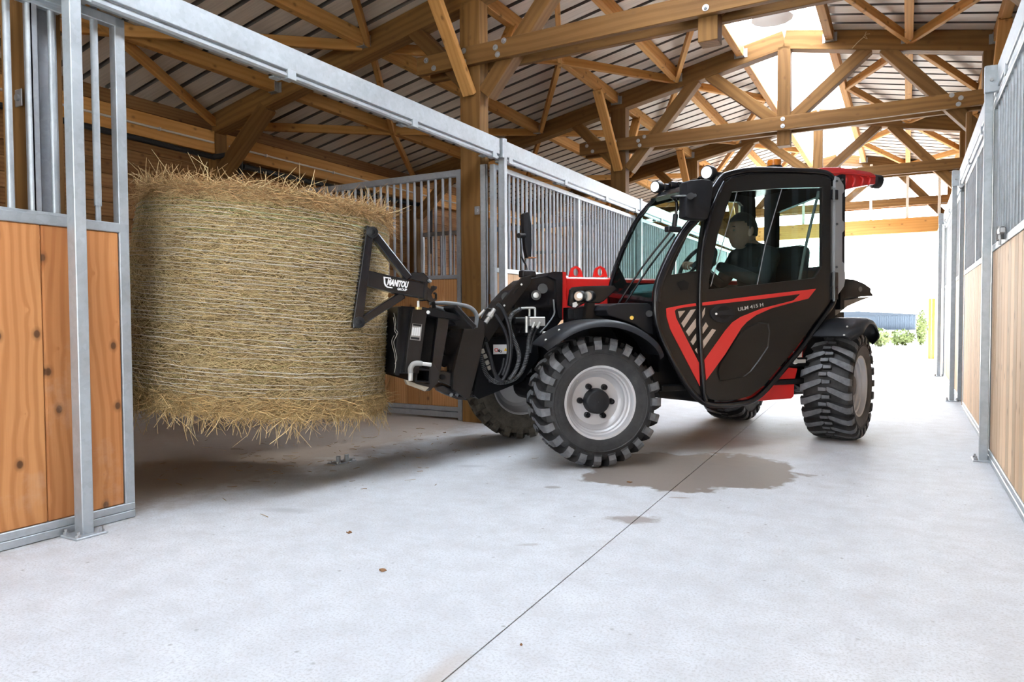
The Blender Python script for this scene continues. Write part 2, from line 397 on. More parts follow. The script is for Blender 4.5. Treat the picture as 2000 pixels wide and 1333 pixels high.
# roof: sheets, purlins, wind braces
ceil = thing('ceiling', None, None, kind='structure')
RIB_SHADE = plain('shaded_sheet_rib', (0.15, 0.13, 0.112), 0.6)  # darker sheet copy for the grooves, their shade put into the colour
def roof_sheet():
    prof = []
    for k in range(4):
        y = k*0.25
        prof += [(y, 0), (y+0.195, 0), (y+0.199, 0.06), (y+0.246, 0.06)]
    prof.append((1.0, 0))
    bm = bmesh.new(); x0, x1 = 0.0, 5.3
    lo = [[bm.verts.new((x, y, z)) for y, z in prof] for x in (x0, x1)]
    hi = [[bm.verts.new((x, y, z+0.006)) for y, z in prof] for x in (x0, x1)]
    n = len(prof)
    for i in range(n-1):
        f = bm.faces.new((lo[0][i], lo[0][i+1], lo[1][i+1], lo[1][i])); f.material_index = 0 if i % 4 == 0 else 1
        bm.faces.new((hi[0][i], hi[1][i], hi[1][i+1], hi[0][i+1]))
    for a, b in ((0, 1), (1, 0)):
        for i in range(n-1): bm.faces.new((lo[a][i], hi[a][i], hi[a][i+1], lo[a][i+1]))
    return mesh_of(bm, [SHEET, RIB_SHADE])
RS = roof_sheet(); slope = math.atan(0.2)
for k in range(18):
    y = -2.0+k*1.0
    for s in (1, -1):
        x0 = XC-0.51*s
        M = Matrix.Translation((x0, y, zb(x0)+0.215)) @ (Matrix.Rotation(slope, 4, 'Y') if s < 0 else Matrix.Rotation(math.pi, 4, 'Z') @ Matrix.Rotation(slope, 4, 'Y') @ Matrix.Translation((0, -1.0, 0)))
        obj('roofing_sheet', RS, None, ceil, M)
PX = [0.48, 1.25, 2.03, 3.16, 4.32]
for i in range(5):
    ya, yb = Y_T[i]+0.075, Y_T[i+1]-0.075
    for s in (-1, 1):
        pts = {}
        for d in PX:
            x = XC+s*d; pts[d] = x; z = zb(x)+0.145
            beam('purlin', (x, ya, z), (x, yb, z), 0.08, 0.13, PURLIN, ceil)
            for y in (ya+0.03, yb-0.03):
                bm = bmesh.new()
                bm_box2(bm, (-0.046, -0.03, -0.07), (-0.041, 0.03, 0.03)); bm_box2(bm, (0.041, -0.03, -0.07), (0.046, 0.03, 0.03)); bm_box2(bm, (-0.046, -0.03, -0.071), (0.046, 0.03, -0.066))
                yy = 1 if y > (ya+yb)/2 else -1
                for sx in (-1, 1): bm_box2(bm, (sx*0.044, yy*0.026, -0.07), (sx*0.075, yy*0.031, 0.03))
                if 'hang' not in _cache: _cache['hang'] = {}
                if yy not in _cache['hang']: _cache['hang'][yy] = mesh_of(bm, HANGER)
                else: bm.free()
                obj('joist_hanger', _cache['hang'][yy], None, ceil, Matrix.Translation((x, y, z)))
        # eaves beam
        xe = XC+s*5.3
        beam('eaves_beam', (xe, ya, 2.81), (xe, yb, 2.81), 0.08, 0.24, PURLIN, ceil)
        ym = (ya+yb)/2
        zo = 0.11
        def br(d0, d1, ytop):
            x0, x1 = XC+s*d0, XC+s*d1
            beam('wind_brace', (x0, ym, zb(x0)+zo), (x1, ytop, zb(x1)+zo), 0.05, 0.09, PURLIN, ceil)
        for yt in (ya, yb):
            br(0.53, 1.25, yt); br(2.03, 1.27, yt); br(2.03, 3.12, yt); br(4.32, 3.20, yt); br(4.32, 5.27, yt)
# ridge skylight
sky = thing('window_1', None, None, kind='structure')
def pane(sgn):
    bm = bmesh.new(); a, b = (0, 0, 0), (0.53, 0.985, 0)
    bm_box2(bm, (0, 0.008, -0.004), (0.53, 0.992, 0.004))
    return mesh_of(bm, SKYPANE)
PN = pane(1)
for k in range(18):
    for s in (1, -1):
        x0 = XC
        M = Matrix.Translation((x0, -2.0+k, zb(XC)+0.235)) @ (Matrix.Rotation(slope, 4, 'Y') if s < 0 else Matrix.Rotation(math.pi, 4, 'Z') @ Matrix.Rotation(slope, 4, 'Y') @ Matrix.Translation((0, -1.0, 0)))
        obj('roof_pane', PN, None, sky, M)

# trusses on posts
def bolt_mesh():
    if 'bolt' not in _cache:
        bm = bmesh.new(); bm_cyl(bm, (0, 0.004, 0), (0, -0.004, 0), 0.024, 16); bm_cyl(bm, (0, 0, 0), (0, -0.016, 0), 0.013, 6); bm_cyl(bm, (0, 0, 0), (0, -0.024, 0), 0.007, 8)
        _cache['bolt'] = mesh_of(bm, BOLT, True, 30)
    return _cache['bolt']
TNAMES = {1.66: 'roof truss of brown timber nearest the camera, mostly above the frame', 5.20: 'big brown roof truss over the hay bale, its post behind the bale clamp',
          8.74: 'brown roof truss second from the front, its king post above the cab roof', 12.28: 'third roof truss from the front, low over the cab roof',
          15.82: 'pale washed-out truss over the far open end'}
for Y in Y_T[1:]:
    T = thing('roof_truss', TNAMES[Y], 'truss', (XC, Y, 0))
    for s in (-1, 1):
        e = lambda d, z, dy=0.0: V((XC+s*d, Y+dy, z))
        rz = lambda d: zb(XC+s*d)
        beam('rafter', e(5.32, rz(5.32)+0.105), e(0.0, rz(0)+0.105), 0.14, 0.21, TRUSS, T)
        beam('post', e(2.01, 0.0), e(2.01, rz(2.01)+0.02), 0.14, 0.20, TRUSS, T, up=V((1, 0, 0)))
        beam('wall_post', e(5.31, 0.0), e(5.31, rz(5.31)+0.0), 0.14, 0.13, TRUSS, T, up=V((1, 0, 0)))
        beam('strut', e(1.88, 2.80), e(1.02, rz(1.02)+0.03), 0.13, 0.13, TRUSS, T)
        beam('strut', e(2.08, 2.93), e(2.62, rz(2.62)+0.03), 0.12, 0.13, TRUSS, T)
        beam('strut', e(0.03, 3.12), e(0.86, rz(0.86)+0.03), 0.12, 0.13, TRUSS, T)
        beam('knee_brace', e(5.25, 2.47), e(4.52, rz(4.52)+0.03), 0.14, 0.13, TRUSS, T)
        for dy in (-0.60, 0.60):
            if (dy < 0 and Y < 2) or (dy > 0 and Y > 15): continue
            beam('post_brace', e(2.0, 2.80, math.copysign(0.085, dy)), e(2.03, zb(XC+s*2.03)+0.09, dy*1.2), 0.11, 0.06, PURLIN, T)
        for d, z in ((2.42, 3.15), (2.34, 3.07), (2.03, 3.16), (2.03, 3.07), (1.72, 3.13), (1.64, 3.17), (1.70, 3.07)):
            if Y < 10: obj('bolt', bolt_mesh(), None, T, Matrix.Translation(e(d, z, -0.128)))
    for dy in (-0.1, 0.1):
        beam('tie_beam', (XC-2.525, Y+dy, 3.115), (XC+2.525, Y+dy, 3.115), 0.055, 0.155, TRUSS, T)
    beam('king_post', (XC, Y, 2.87), (XC, Y, zb(XC)+0.03), 0.14, 0.14, TRUSS, T, up=V((1, 0, 0)))
    for z in (3.16, 3.08): obj('bolt', bolt_mesh(), None, T, Matrix.Translation((XC, Y-0.128, z)))

# outer walls: horizontal boards between the wall posts
for nm, x, s in (('wall_left', XL, -1), ('wall_right', XR, 1)):
    w = thing(nm, None, None, kind='structure')
    for i in range(5):
        ya, yb = Y_T[i]+0.003, Y_T[i+1]-0.003
        bm = bmesh.new(); bm_box2(bm, (x+s*0.055, ya, 0), (x+s*0.07, yb, 3.12)); obj('leak_backing', bm, WALLW, w)  # added sheet behind the boards, keeps light from leaking through their gaps
        for k in range(23):
            z = 0.07+k*0.135
            o = beam('wall_board', (x+s*0.02+s*0.002*(k % 3), ya, z), (x+s*0.02+s*0.002*(k % 3), yb, z), 0.034, 0.1325, WALLW, w, bev=0.005)

# gable ends: boards beside the aisle opening, glazed gable over it at the far end
for nm, y, s in (('wall_back', 15.86, 1), ('wall_front', -1.92, -1)):
    w = thing(nm, None, None, kind='structure')
    for xa, xb in ((XL, XC-2.02), (XC+2.02, XR)):
        bm = bmesh.new(); bm_box2(bm, (xa, y+s*0.06, 0), (xb, y+s*0.075, 3.12)); obj('leak_backing', bm, WALLW, w)
        for k in range(23):
            z = 0.07+k*0.135
            beam('wall_board', (xa, y+s*0.02, z), (xb, y+s*0.02, z), 0.034, 0.1325, WALLW, w, bev=0.005)
w = bpy.data.objects['wall_front']
bm = bmesh.new(); bm_box2(bm, (XC-2.02, -1.99, 2.72), (XC+2.02, -1.975, 3.9)); obj('leak_backing', bm, WALLW, w)
for k in range(9):
    z = 2.77+k*0.135
    hw = min(2.02, (4.2-z)/0.2*1.0)
    beam('wall_board', (XC-hw, -1.94, z), (XC+hw, -1.94, z), 0.034, 0.1325, WALLW, w, bev=0.005)
if True:
    g = thing('window_2', None, None, kind='structure')
    beam('opening_header', (XC-2.0, 15.72, 2.655), (XC+2.0, 15.72, 2.655), 0.10, 0.29, PURLIN, g)
    for d in (-1.9, -1.25, -0.62, 0.0, 0.62, 1.25, 1.78):
        beam('mullion', (XC+d, 15.72, 2.80), (XC+d, 15.72, zb(XC+d)+0.05), 0.07, 0.05, plain('pale_mullion', (0.6, 0.56, 0.48), 0.6) if d == -1.9 else bpy.data.materials['pale_mullion'], g, up=V((1, 0, 0)))
    PANE2 = clear_mat('gable_pane', (0.95, 0.97, 1.0), 0.6, 0.05)
    ds = (-1.9, -1.25, -0.62, 0.0, 0.62, 1.25, 1.78)
    for a, b in zip(ds[:-1], ds[1:]):
        bm = bmesh.new(); xa, xb = XC+a+0.025, XC+b-0.025
        bm_panel(bm, [(xa, 15.735, 2.80), (xb, 15.735, 2.80), (xb, 15.735, zb(xb)+0.04), (xa, 15.735, zb(xa)+0.04)], off=V((0, 0.006, 0)))
        obj('pane', bm, PANE2, g)

# ------------------------------------------------------------------ stall fronts, posts and tracks (left aisle side s=-1, right s=+1)
def side_x(s, d): return XC+s*d
BOARD_W = 0.1415
def plank_set(parent, x, ya, yb, z0, z1, mat, width, thick=0.034, along='y', yfix=None):
    n = max(1, round((yb-ya)/width)); w = (yb-ya)/n
    for k in range(n):
        c = ya+(k+0.5)*w
        if along == 'y': beam('board', (x, c, z0), (x, c, z1), w-0.002, thick, mat, parent, up=V((1, 0, 0)), bev=0.005)
        else: beam('board', (c, x, z0), (c, x, z1), w-0.002, thick, mat, parent, up=V((0, 1, 0)), bev=0.005)
def stall_front(name, label, s, ya, yb, d, wmat, steel, bars=True, width=BOARD_W, ztop=2.20, mid=True, first_bar=0.045, group=None, spacing=0.0815):
    """boarded and barred steel panel facing the aisle; d = distance from the ridge line"""
    x = side_x(s, d)
    T = thing(name, label, 'stall front', (x, (ya+yb)/2, 0), group=group)
    beam('bottom_rail', (x, ya, 0.019), (x, yb, 0.019), 0.05, 0.034, steel, T, bev=0.003)
    beam('bottom_rail', (x, ya, 0.054), (x, yb, 0.054), 0.045, 0.034, steel, T, bev=0.003)
    beam('middle_rail', (x, ya, 1.311), (x, yb, 1.311), 0.045, 0.04, steel, T, bev=0.003)
    beam('top_rail', (x, ya, ztop-0.02), (x, yb, ztop-0.02), 0.045, 0.042, steel, T, bev=0.003)
    for y in (ya+0.022, yb-0.022): beam('stile', (x, y, 0.03), (x, y, ztop), 0.046, 0.044, steel, T, up=V((1, 0, 0)), bev=0.003)
    ym = (ya+yb)/2
    if mid: beam('middle_stile', (x, ym, 1.33), (x, ym, ztop-0.04), 0.045, 0.05, steel, T, up=V((1, 0, 0)), bev=0.003)
    plank_set(T, x, ya+0.045, yb-0.045, 0.07, 1.292, wmat, width)
    if bars:
        n = round((yb-ya-0.09)/spacing)
        for k in range(1, n):
            y = ya+0.045+(yb-ya-0.09)*k/n
            if mid and abs(y-ym) < 0.05: continue
            rod('bar', (x, y, 1.33), (x, y, ztop-0.03), 0.0135, steel, T)
    return T
def steel_post(label, s, y, steel, top=2.42):
    x = side_x(s, 1.714 if s < 0 else 1.662)
    T = thing('steel_post', label, 'post', (x-s*-0.0, y, 0))
    bm = bmesh.new(); bm_box2(bm, (x, y, 0), (x+s*(0.06 if s < 0 else 0.045), y+0.048, top), 0.003); obj('upright', bm, steel, T)
    bm = bmesh.new(); bm_box2(bm, (x-s*0.035, y-0.045, 0), (x+s*0.084, y+0.085, 0.009), 0.002)
    obj('base_plate', bm, steel, T)
    for dx, dy in ((-0.018, -0.028), (-0.018, 0.068), (0.072, -0.028), (0.072, 0.068)):
        bm = bmesh.new(); px, py = x+s*dx, y+dy
        bm_cyl(bm, (px, py, 0.008), (px, py, 0.02), 0.012, 6); bm_cyl(bm, (px, py, 0.01), (px, py, 0.032), 0.006, 8); obj('anchor_bolt', bm, BOLT, T)
    bm = bmesh.new(); bm_box2(bm, (x-s*0.006, y-0.036, top-0.17), (x+s*0.08, y-0.002, top-0.012), 0.002); obj('beam_bracket', bm, steel, T)
    bm = bmesh.new(); bm_cyl(bm, (x+s*0.03, y-0.034, top-0.10), (x+s*0.03, y-0.05, top-0.10), 0.011, 6); obj('bracket_bolt', bm, BOLT, T)
    return T
def track(label, s, ya, yb, steel, clips):
    xf = side_x(s, 1.718)
    T = thing('door_track', label, 'door track', (xf, (ya+yb)/2, 2.27))
    X = lambda d: xf+s*d
    bm = bmesh.new(); bm_box2(bm, (X(0.0), ya, 2.268), (X(0.06), yb, 2.400), 0.003); obj('track_beam', bm, steel, T)
    bm = bmesh.new(); bm_box2(bm, (X(0.012), ya, 2.262), (X(0.02), yb, 2.269)); bm_box2(bm, (X(0.006), ya, 2.228), (X(0.045), yb, 2.262), 0.010); obj('outer_rail', bm, steel, T)
    bm = bmesh.new(); bm_box2(bm, (X(0.085), ya, 2.260), (X(0.125), yb, 2.290), 0.010); bm_box2(bm, (X(0.05), ya, 2.285), (X(0.13), yb, 2.291)); obj('inner_rail', bm, steel, T)
    for y in clips:
        bm = bmesh.new(); bm_box2(bm, (X(-0.003), y-0.03, 2.224), (X(0.055), y+0.03, 2.280), 0.002); bm_box2(bm, (X(0.04), y-0.028, 2.252), (X(0.13), y+0.028, 2.262), 0.002)
        bm_box2(bm, (X(0.085), y-0.05, 2.240), (X(0.13), y+0.01, 2.252), 0.002); obj('track_clip', bm, steel, T)
    return T

# left side
steel_post('tall galvanised post bolted down in front of the left sliding door', -1, 1.658, GALV)
steel_post('galvanised post rising beside the timber post in the middle of the picture', -1, 5.20, GALV)
steel_post('galvanised post partly hidden by the cab windscreen', -1, 8.72, GALV)
steel_post('far left galvanised post seen through the cab glass', -1, 12.26, GALV)
track('long galvanised door track running over the hay bale from the upper left', -1, -1.9, 5.13, GALV, (0.62, 1.72, 2.85, 3.97, 5.05))
track('galvanised door track over the barred stall front behind the boom', -1, 5.25, 8.70, GALV, (5.32, 6.45, 7.55, 8.55))
track('far left galvanised door track behind the cab', -1, 8.77, 12.25, GALV, (9.6, 10.7, 11.8))
track('farthest left door track by the open end', -1, 12.31, 15.7, GALV, (13.0, 14.1, 15.2))

# left sliding door, slid back to the left
XD = side_x(-1, 1.83)
D = thing('sliding_door', 'sliding stall door of orange boards in a galvanised frame at the left edge', 'door', (XD, 0.7, 0))
DA, DB = -0.62, 1.948
for z, h in ((0.019, 0.034), (0.054, 0.034)): beam('bottom_rail', (XD, DA, z), (XD, DB, z), 0.05, h, GALV, D, bev=0.003)
beam('middle_rail', (XD, DA, 1.312), (XD, DB, 1.312), 0.045, 0.042, GALV, D, bev=0.003)
beam('top_rail', (XD, DA, 2.222), (XD, DB, 2.222), 0.045, 0.042, GALV, D, bev=0.003)
for y in (DA+0.022, DB-0.022): beam('stile', (XD, y, 0.037), (XD, y, 2.243), 0.046, 0.045, GALV, D, up=V((1, 0, 0)), bev=0.003)
ys = [1.903, 1.744, 1.578, 1.39, 1.19, 0.98, 0.79, 0.6, 0.4, 0.2, 0.0, -0.2, -0.4, -0.575]
for b, a in zip(ys[:-1], ys[1:]):
    beam('board', (XD, (a+b)/2, 0.07), (XD, (a+b)/2, 1.292), b-a-0.002, 0.034, DOORW, D, up=V((1, 0, 0)), bev=0.006)
for y in (1.823,): 
    rod('bar', (XD, y, 1.40), (XD, y, 2.255), 0.0155, GALV, D, 14); rod('bar_pin', (XD, y, 1.33), (XD, y, 1.42), 0.0115, GALV, D, 12)
XG = XD-0.03
h = obj('hay_hatch', (lambda bm: (bm_box2(bm, (XG-0.018, -0.55, 1.335), (XG+0.018, 1.70, 1.349), 0.002), bm_box2(bm, (XG-0.018, -0.55, 2.185), (XG+0.018, 1.70, 2.205), 0.004), bm)[-1])(bmesh.new()), GALV, D)
for y in (1.662, 1.575, 1.494, 1.412, 1.33, 1.25, 1.17, 1.09, 1.01): rod('hatch_bar', (XG, y, 1.345), (XG, y, 2.19), 0.0135, GALV, h)
bm = bmesh.new(); bm_box2(bm, (XG-0.03, 1.625, 1.345), (XG-0.07, 1.70, 2.2), 0.003); obj('hatch_channel', bm, GALVD, h)

# door guide bracket on the floor
G = thing('floor_door_guide', 'small galvanised door guide bracket bolted to the floor under the bale', 'bracket', on_z(668, 903))
c = on_z(668, 903)
bm = bmesh.new(); bm_box2(bm, (c.x-0.045, c.y-0.085, 0), (c.x+0.045, c.y+0.085, 0.006), 0.002); obj('base_plate', bm, GALVD, G)
for dy in (-0.045, 0.03):
    bm = bmesh.new(); bm_cyl(bm, (c.x+0.012, c.y+dy, 0.005), (c.x+0.012, c.y+dy, 0.045), 0.014, 14); obj('guide_roller', bm, GALV, G)
for dx, dy in ((-0.03, -0.07), (0.03, -0.07), (-0.03, 0.07), (0.03, 0.07)):
    bm = bmesh.new(); bm_cyl(bm, (c.x+dx, c.y+dy, 0.005), (c.x+dx, c.y+dy, 0.016), 0.009, 6); obj('anchor_bolt', bm, BOLT, G)

stall_front('stall_front', 'barred stall front with pale boards behind the telehandler boom', -1, 5.15, 8.69, 1.808, PALEW, GALV)
stall_front('stall_front', 'left stall front seen through the cab windows', -1, 8.78, 12.24, 1.808, PALEW, GALV)
stall_front('stall_front', 'farthest left stall front beyond the cab', -1, 12.32, 15.70, 1.808, PALEW, GALV)
# door jamb channels against the timber posts
for y, lab in ((1.60, 'dull galvanised door jamb behind the bars at the left edge'), (5.14, 'galvanised door jamb fixed to the timber post in the middle'), (8.70, 'galvanised door jamb on the second timber post')):
    x = side_x(-1, 1.90)
    J = thing('door_jamb', lab, 'door jamb', (x, y, 0))
    bm = bmesh.new(); bm_box2(bm, (x+0.0, y-0.02, 0), (x-0.005, y+0.06, 2.2)); bm_box2(bm, (x, y-0.025, 0), (x+0.055, y-0.020, 2.2)); bm_box2(bm, (x+0.05, y-0.025, 0), (x+0.055, y+0.0, 2.2)); obj('channel', bm, GALV if y > 2 else GALVD, J)
    bm = bmesh.new(); bm_box2(bm, (x-0.055, y-0.036, 1.78), (x-0.005, y-0.031, 1.85), 0.002); bm_cyl(bm, (x-0.03, y-0.03, 1.815), (x-0.03, y-0.045, 1.815), 0.014, 12); obj('latch_plate', bm, BOLT, J)

# partitions across the stalls
def partition(label, s, y, wmat, steel):
    xa, xb = side_x(s, 2.145), side_x(s, 5.20)
    T = thing('stall_partition', label, 'partition', ((xa+xb)/2, y, 0))
    lo, hi = min(xa, xb), max(xa, xb)
    beam('bottom_rail', (lo, y, 0.045), (hi, y, 0.045), 0.045, 0.05, steel, T, bev=0.003); beam('bottom_rail', (lo, y, 0.095), (hi, y, 0.095), 0.04, 0.04, steel, T, bev=0.003)
    beam('middle_rail', (lo, y, 1.267), (hi, y, 1.267), 0.045, 0.036, steel, T, bev=0.003)
    beam('top_rail', (lo, y, 2.17), (hi, y, 2.17), 0.045, 0.06, steel, T, bev=0.006)
    for x in (xa+s*0.022, xb-s*0.022): beam('stile', (x, y, 0.0), (x, y, 2.2), 0.045, 0.046, steel, T, up=V((0, 1, 0)), bev=0.003)
    plank_set(T, y, lo+0.045, hi-0.045, 0.115, 1.25, wmat, 0.142, along='x')
    n = round((hi-lo-0.09)/0.079)
    for k in range(1, n):
        x = lo+0.045+(hi-lo-0.09)*k/n
        rod('bar', (x, y, 1.285), (x, y, 2.142), 0.0125, steel, T)
partition('barred stall partition behind the hay bale, left of the timber post', -1, 5.2, PARTW, GALVD)
partition('second barred stall partition, seen through the bars of the first', -1, 8.74, PARTW, GALVD)
partition('third left stall partition, far back behind the cab', -1, 12.28, PARTW, GALVD)
partition('first right stall partition behind the right aisle boards', 1, 5.2, PARTW, GALVD)
partition('second right stall partition beyond the right post', 1, 8.74, PARTW, GALVD)

# right side of the aisle
steel_post('galvanised post standing at the right edge before the pale boards', 1, 5.20, GALV)
steel_post('second galvanised post along the right side', 1, 8.72, GALV)
steel_post('third galvanised post along the right side', 1, 12.26, GALV)
track('galvanised door track at the upper right corner', 1, -1.9, 5.13, GALV, (0.5, 1.6, 2.7, 3.8, 4.75))
track('second door track along the right side', 1, 5.25, 8.70, GALV, (6.2, 7.4, 8.5))
track('third door track along the right side', 1, 8.77, 12.25, GALV, (9.6, 10.7, 11.8))
track('farthest right door track by the open end', 1, 12.31, 15.7, GALV, (13.0, 14.1, 15.2))
PALEW2 = wood('paler_boards', (0.66, 0.45, 0.28), (0.86, 0.66, 0.46), knots=0.4, grain=0.8)  # right stall boards, paler than the left ones
stall_front('stall_front', 'pale boarded and barred stall front at the right edge', 1, 0.6, 5.28, 1.735, PALEW2, GALV, width=0.128, spacing=0.118)
stall_front('stall_front', 'second pale stall front on the right, beyond the nearest post', 1, 5.46, 8.05, 1.76, PALEW2, GALV, width=0.128)
stall_front('stall_front', 'third stall front on the right', 1, 8.78, 11.9, 1.76, PALEW2, GALV, width=0.128)
stall_front('stall_front', 'farthest stall front on the right beside the open end', 1, 12.32, 15.70, 1.76, PALEW2, GALV, width=0.128)
JB = thing('door_jamb', 'brown timber jamb board beside the second right post', 'door jamb', (0.52, 8.3, 0))
beam('jamb_board', (0.515, 8.32, 0), (0.515, 8.32, 2.9), 0.09, 0.05, TRUSS, JB, up=V((1, 0, 0)))
# latch and clamp on the right front
x = side_x(1, 1.71)
L = thing('door_latch', 'small steel latch on the middle rail of the right stall front', 'latch', (x, 4.62, 1.33))
bm = bmesh.new(); bm_box2(bm, (x-0.03, 4.50, 1.335), (x+0.0, 4.60, 1.365), 0.004); bm_cyl(bm, (x-0.015, 4.62, 1.31), (x-0.015, 4.62, 1.38), 0.02, 12); bm_cyl(bm, (x-0.015, 4.62, 1.28), (x-0.015, 4.62, 1.32), 0.007, 8); obj('latch_body', bm, BOLT, L)

# pipe and conduit along the left wall
P = thing('water_pipe', 'black lagged water pipe along the back wall above the bale', 'pipe', (-6.5, 3.0, 2.65))
bm = bmesh.new(); bm_tube(bm, catmull([(-6.5, -1, 2.67), (-6.5, 3.0, 2.665), (-6.5, 4.9, 2.645), (-6.48, 5.08, 2.645), (-6.38, 5.16, 2.665), (-6.36, 5.30, 2.70), (-6.40, 5.36, 2.66), (-6.42, 5.37, 2.5), (-6.42, 5.37, 1.0)], 5), 0.028, 10); obj('lagging', bm, BLACKP, P)
bm = bmesh.new(); bm_tube(bm, catmull([(-6.53, 5.5, 2.62), (-6.53, 7.2, 2.62), (-6.5, 8.6, 2.63), (-6.38, 8.7, 2.65), (-6.37, 8.86, 2.66), (-6.4, 8.9, 2.5), (-6.4, 8.9, 1.9)], 5), 0.03, 10); obj('lagging', bm, BLACKP, P)
Cn = thing('conduit', 'thin pale conduit pinned along the eaves beam of the back wall', 'conduit', (-6.5, 3.0, 2.8))
for i in range(0, 4):
    bm = bmesh.new(); bm_cyl(bm, (-6.505, Y_T[i]+0.1, 2.80), (-6.505, Y_T[i+1]-0.1, 2.80), 0.011, 8)
    for k in range(3): bm_box2(bm, (-6.52, Y_T[i]+0.6+k*1.1, 2.785), (-6.49, Y_T[i]+0.62+k*1.1, 2.815))
    obj('tube', bm, WHITEP, Cn)

# high bay lamp under the ridge
lp = V((-1.22, 7.6, 3.93))
HB = thing('high_bay_lamp', 'round high bay lamp hanging under the bright ridge skylight', 'lamp', lp)
bm = bmesh.new(); bm_lathe(bm, [(0.0, 0.05), (0.06, 0.05), (0.07, 0.02), (0.20, 0.0), (0.205, -0.02), (0.06, -0.012), (0.0, -0.012)], 12, Matrix.Translation(lp) @ Matrix.Rotation(math.pi/2, 4, 'X'), closed=False); obj('reflector', bm, plain('lamp_white', (0.75, 0.7, 0.66), 0.4), HB, smooth=True)
bm = bmesh.new(); bm_cyl(bm, lp+V((0, 0, 0.04)), lp+V((0, 0, 0.16)), 0.05, 12); bm_cyl(bm, lp+V((0, 0, 0.15)), lp+V((0, 0, 0.3)), 0.006, 6); obj('driver_housing', bm, plain('lamp_grey', (0.5, 0.5, 0.5), 0.5), HB)

# ------------------------------------------------------------------ outside the far end
BW = thing('warehouse', 'low blue-grey warehouse far beyond the open end', 'building', (-6, 62, -0.13))
wm = plain('warehouse_cladding', (0.085, 0.115, 0.16), 0.6)
bm = bmesh.new(); bm_box2(bm, (-13, 60, -0.13), (0.58, 72, 0.95))
for k in range(46): bm_box2(bm, (-13+k*0.3, 59.96, -0.13), (-12.9+k*0.3, 60, 0.93))
obj('clad_wall', bm, wm, BW)
bm = bmesh.new(); bm_panel(bm, [(-13.2, 59.7, 0.95), (0.8, 59.7, 0.95), (0.8, 59.7, 1.03), (-3.2, 59.7, 1.28), (-13.2, 59.7, 1.0)], off=V((0, 12.5, 0))); obj('roof', bm, plain('warehouse_roof', (0.05, 0.065, 0.09), 0.7), BW)
LEAF = plain('shrub_leaves', (0.16, 0.20, 0.07), 0.6, var=0.4, vscale=2.0)
def bush(label, c, rx, ry, h, n, seed, group=None):
    r = np.random.default_rng(seed)
    T = thing('bush', label, 'bush', (c[0], c[1], -0.13), group=group)
    bm = bmesh.new(); bmesh.ops.create_icosphere(bm, subdivisions=3, radius=1.0)
    for v in bm.verts:
        q = v.co.copy(); k = 0.72+0.3*noise.noise(q*2.1+V((seed, 0, 0)))
        v.co = V((c[0]+q.x*rx*k, c[1]+q.y*ry*k, -0.13+h*0.5+q.z*h*0.5*k))
    obj('foliage', bm, LEAF, T, smooth=True)
    vs, fs = [], []
    for i in range(n):
        d = r.normal(size=3); d /= np.linalg.norm(d); rad = r.uniform(0.7, 1.02)
        p = np.array([c[0]+d[0]*rx*rad, c[1]+d[1]*ry*rad, -0.13+h*0.5+d[2]*h*0.5*rad])
        a = r.normal(size=3); a /= np.linalg.norm(a); b = np.cross(a, d); b /= np.linalg.norm(b)+1e-6
        L = r.uniform(0.05, 0.1); k = len(vs)
        vs += [p-a*L, p+b*L*0.45+d*0.01, p+a*L, p-b*L*0.45+d*0.01]; fs.append((k, k+1, k+2)); fs.append((k, k+2, k+3))
    me = bpy.data.meshes.new('m'); me.from_pydata([tuple(x) for x in vs], [], fs); me.materials.append(LEAF)
    o = obj('leaves', me, None, T); o['kind'] = 'stuff'
bush('low green bush outside, just right of the rear fender', (-0.85, 27.0, 0), 0.42, 0.5, 0.62, 500, 1)
bush('pale green bush in the middle before the warehouse', (-0.15, 28.4, 0), 0.42, 0.5, 0.55, 500, 2)
bush('tall narrow shrub at the right end of the warehouse', (0.47, 28.2, 0), 0.17, 0.3, 1.25, 450, 3)
bush('bush hidden mostly behind the rear wheel', (-1.55, 28.6, 0), 0.55, 0.5, 0.6, 400, 4)
BP = thing('board_screen', 'narrow upright yellow board screen standing just outside the far right end', 'screen', (0.5, 17.3, 0))
for k in range(3): beam('board', (0.43+k*0.062, 17.3, 0.0), (0.43+k*0.062, 17.3, 1.27), 0.06, 0.03, PURLIN, BP, up=V((0, 1, 0)))
beam('foot', (0.38, 17.3, -0.05), (0.63, 17.3, -0.05), 0.2, 0.1, PALEW, BP)

# ------------------------------------------------------------------ telehandler: local x runs rearwards, local y away from the near side, z up
TH = math.radians(53.5)
TO = V((-2.13, 4.36, 0)); TU = V((math.cos(TH), math.sin(TH), 0)); TWN = V((math.sin(TH), -math.cos(TH), 0))
def L(px, py, w):
    d = on_plane(px, py, TO+TWN*w, TWN)-TO
    return V((d.dot(TU), -w, d.z))
def LU(px, py, u):
    d = on_plane(px, py, TO+TU*u, TU)-TO
    return V((u, -d.dot(TWN), d.z))
BLK = plain('black_gloss_paint', (0.006, 0.0065, 0.009), 0.25, coat=0.15)
PLA = plain('black_moulded_plastic', (0.012, 0.013, 0.016), 0.45, bmp=0.12, vscale=30, spec=0.35)
MAT = plain('matt_black_steel', (0.013, 0.0105, 0.0095), 0.42, var=0.2, vscale=6, spec=0.35)
DRK = plain('dark_frame_paint', (0.005, 0.0055, 0.007), 0.4, spec=0.3)
DOORP = plain('dark_door_skin', (0.012, 0.0105, 0.0095), 0.34, bmp=0.05, vscale=40, spec=0.4)
RED = plain('red_paint', (0.66, 0.022, 0.018), 0.32, coat=0.2)
STRIPE = plain('red_stripe', (0.70, 0.035, 0.03), 0.4)
BEIGE = plain('beige_decal', (0.50, 0.40, 0.32), 0.5)
WHITE = plain('white_lettering', (0.82, 0.82, 0.82), 0.5)
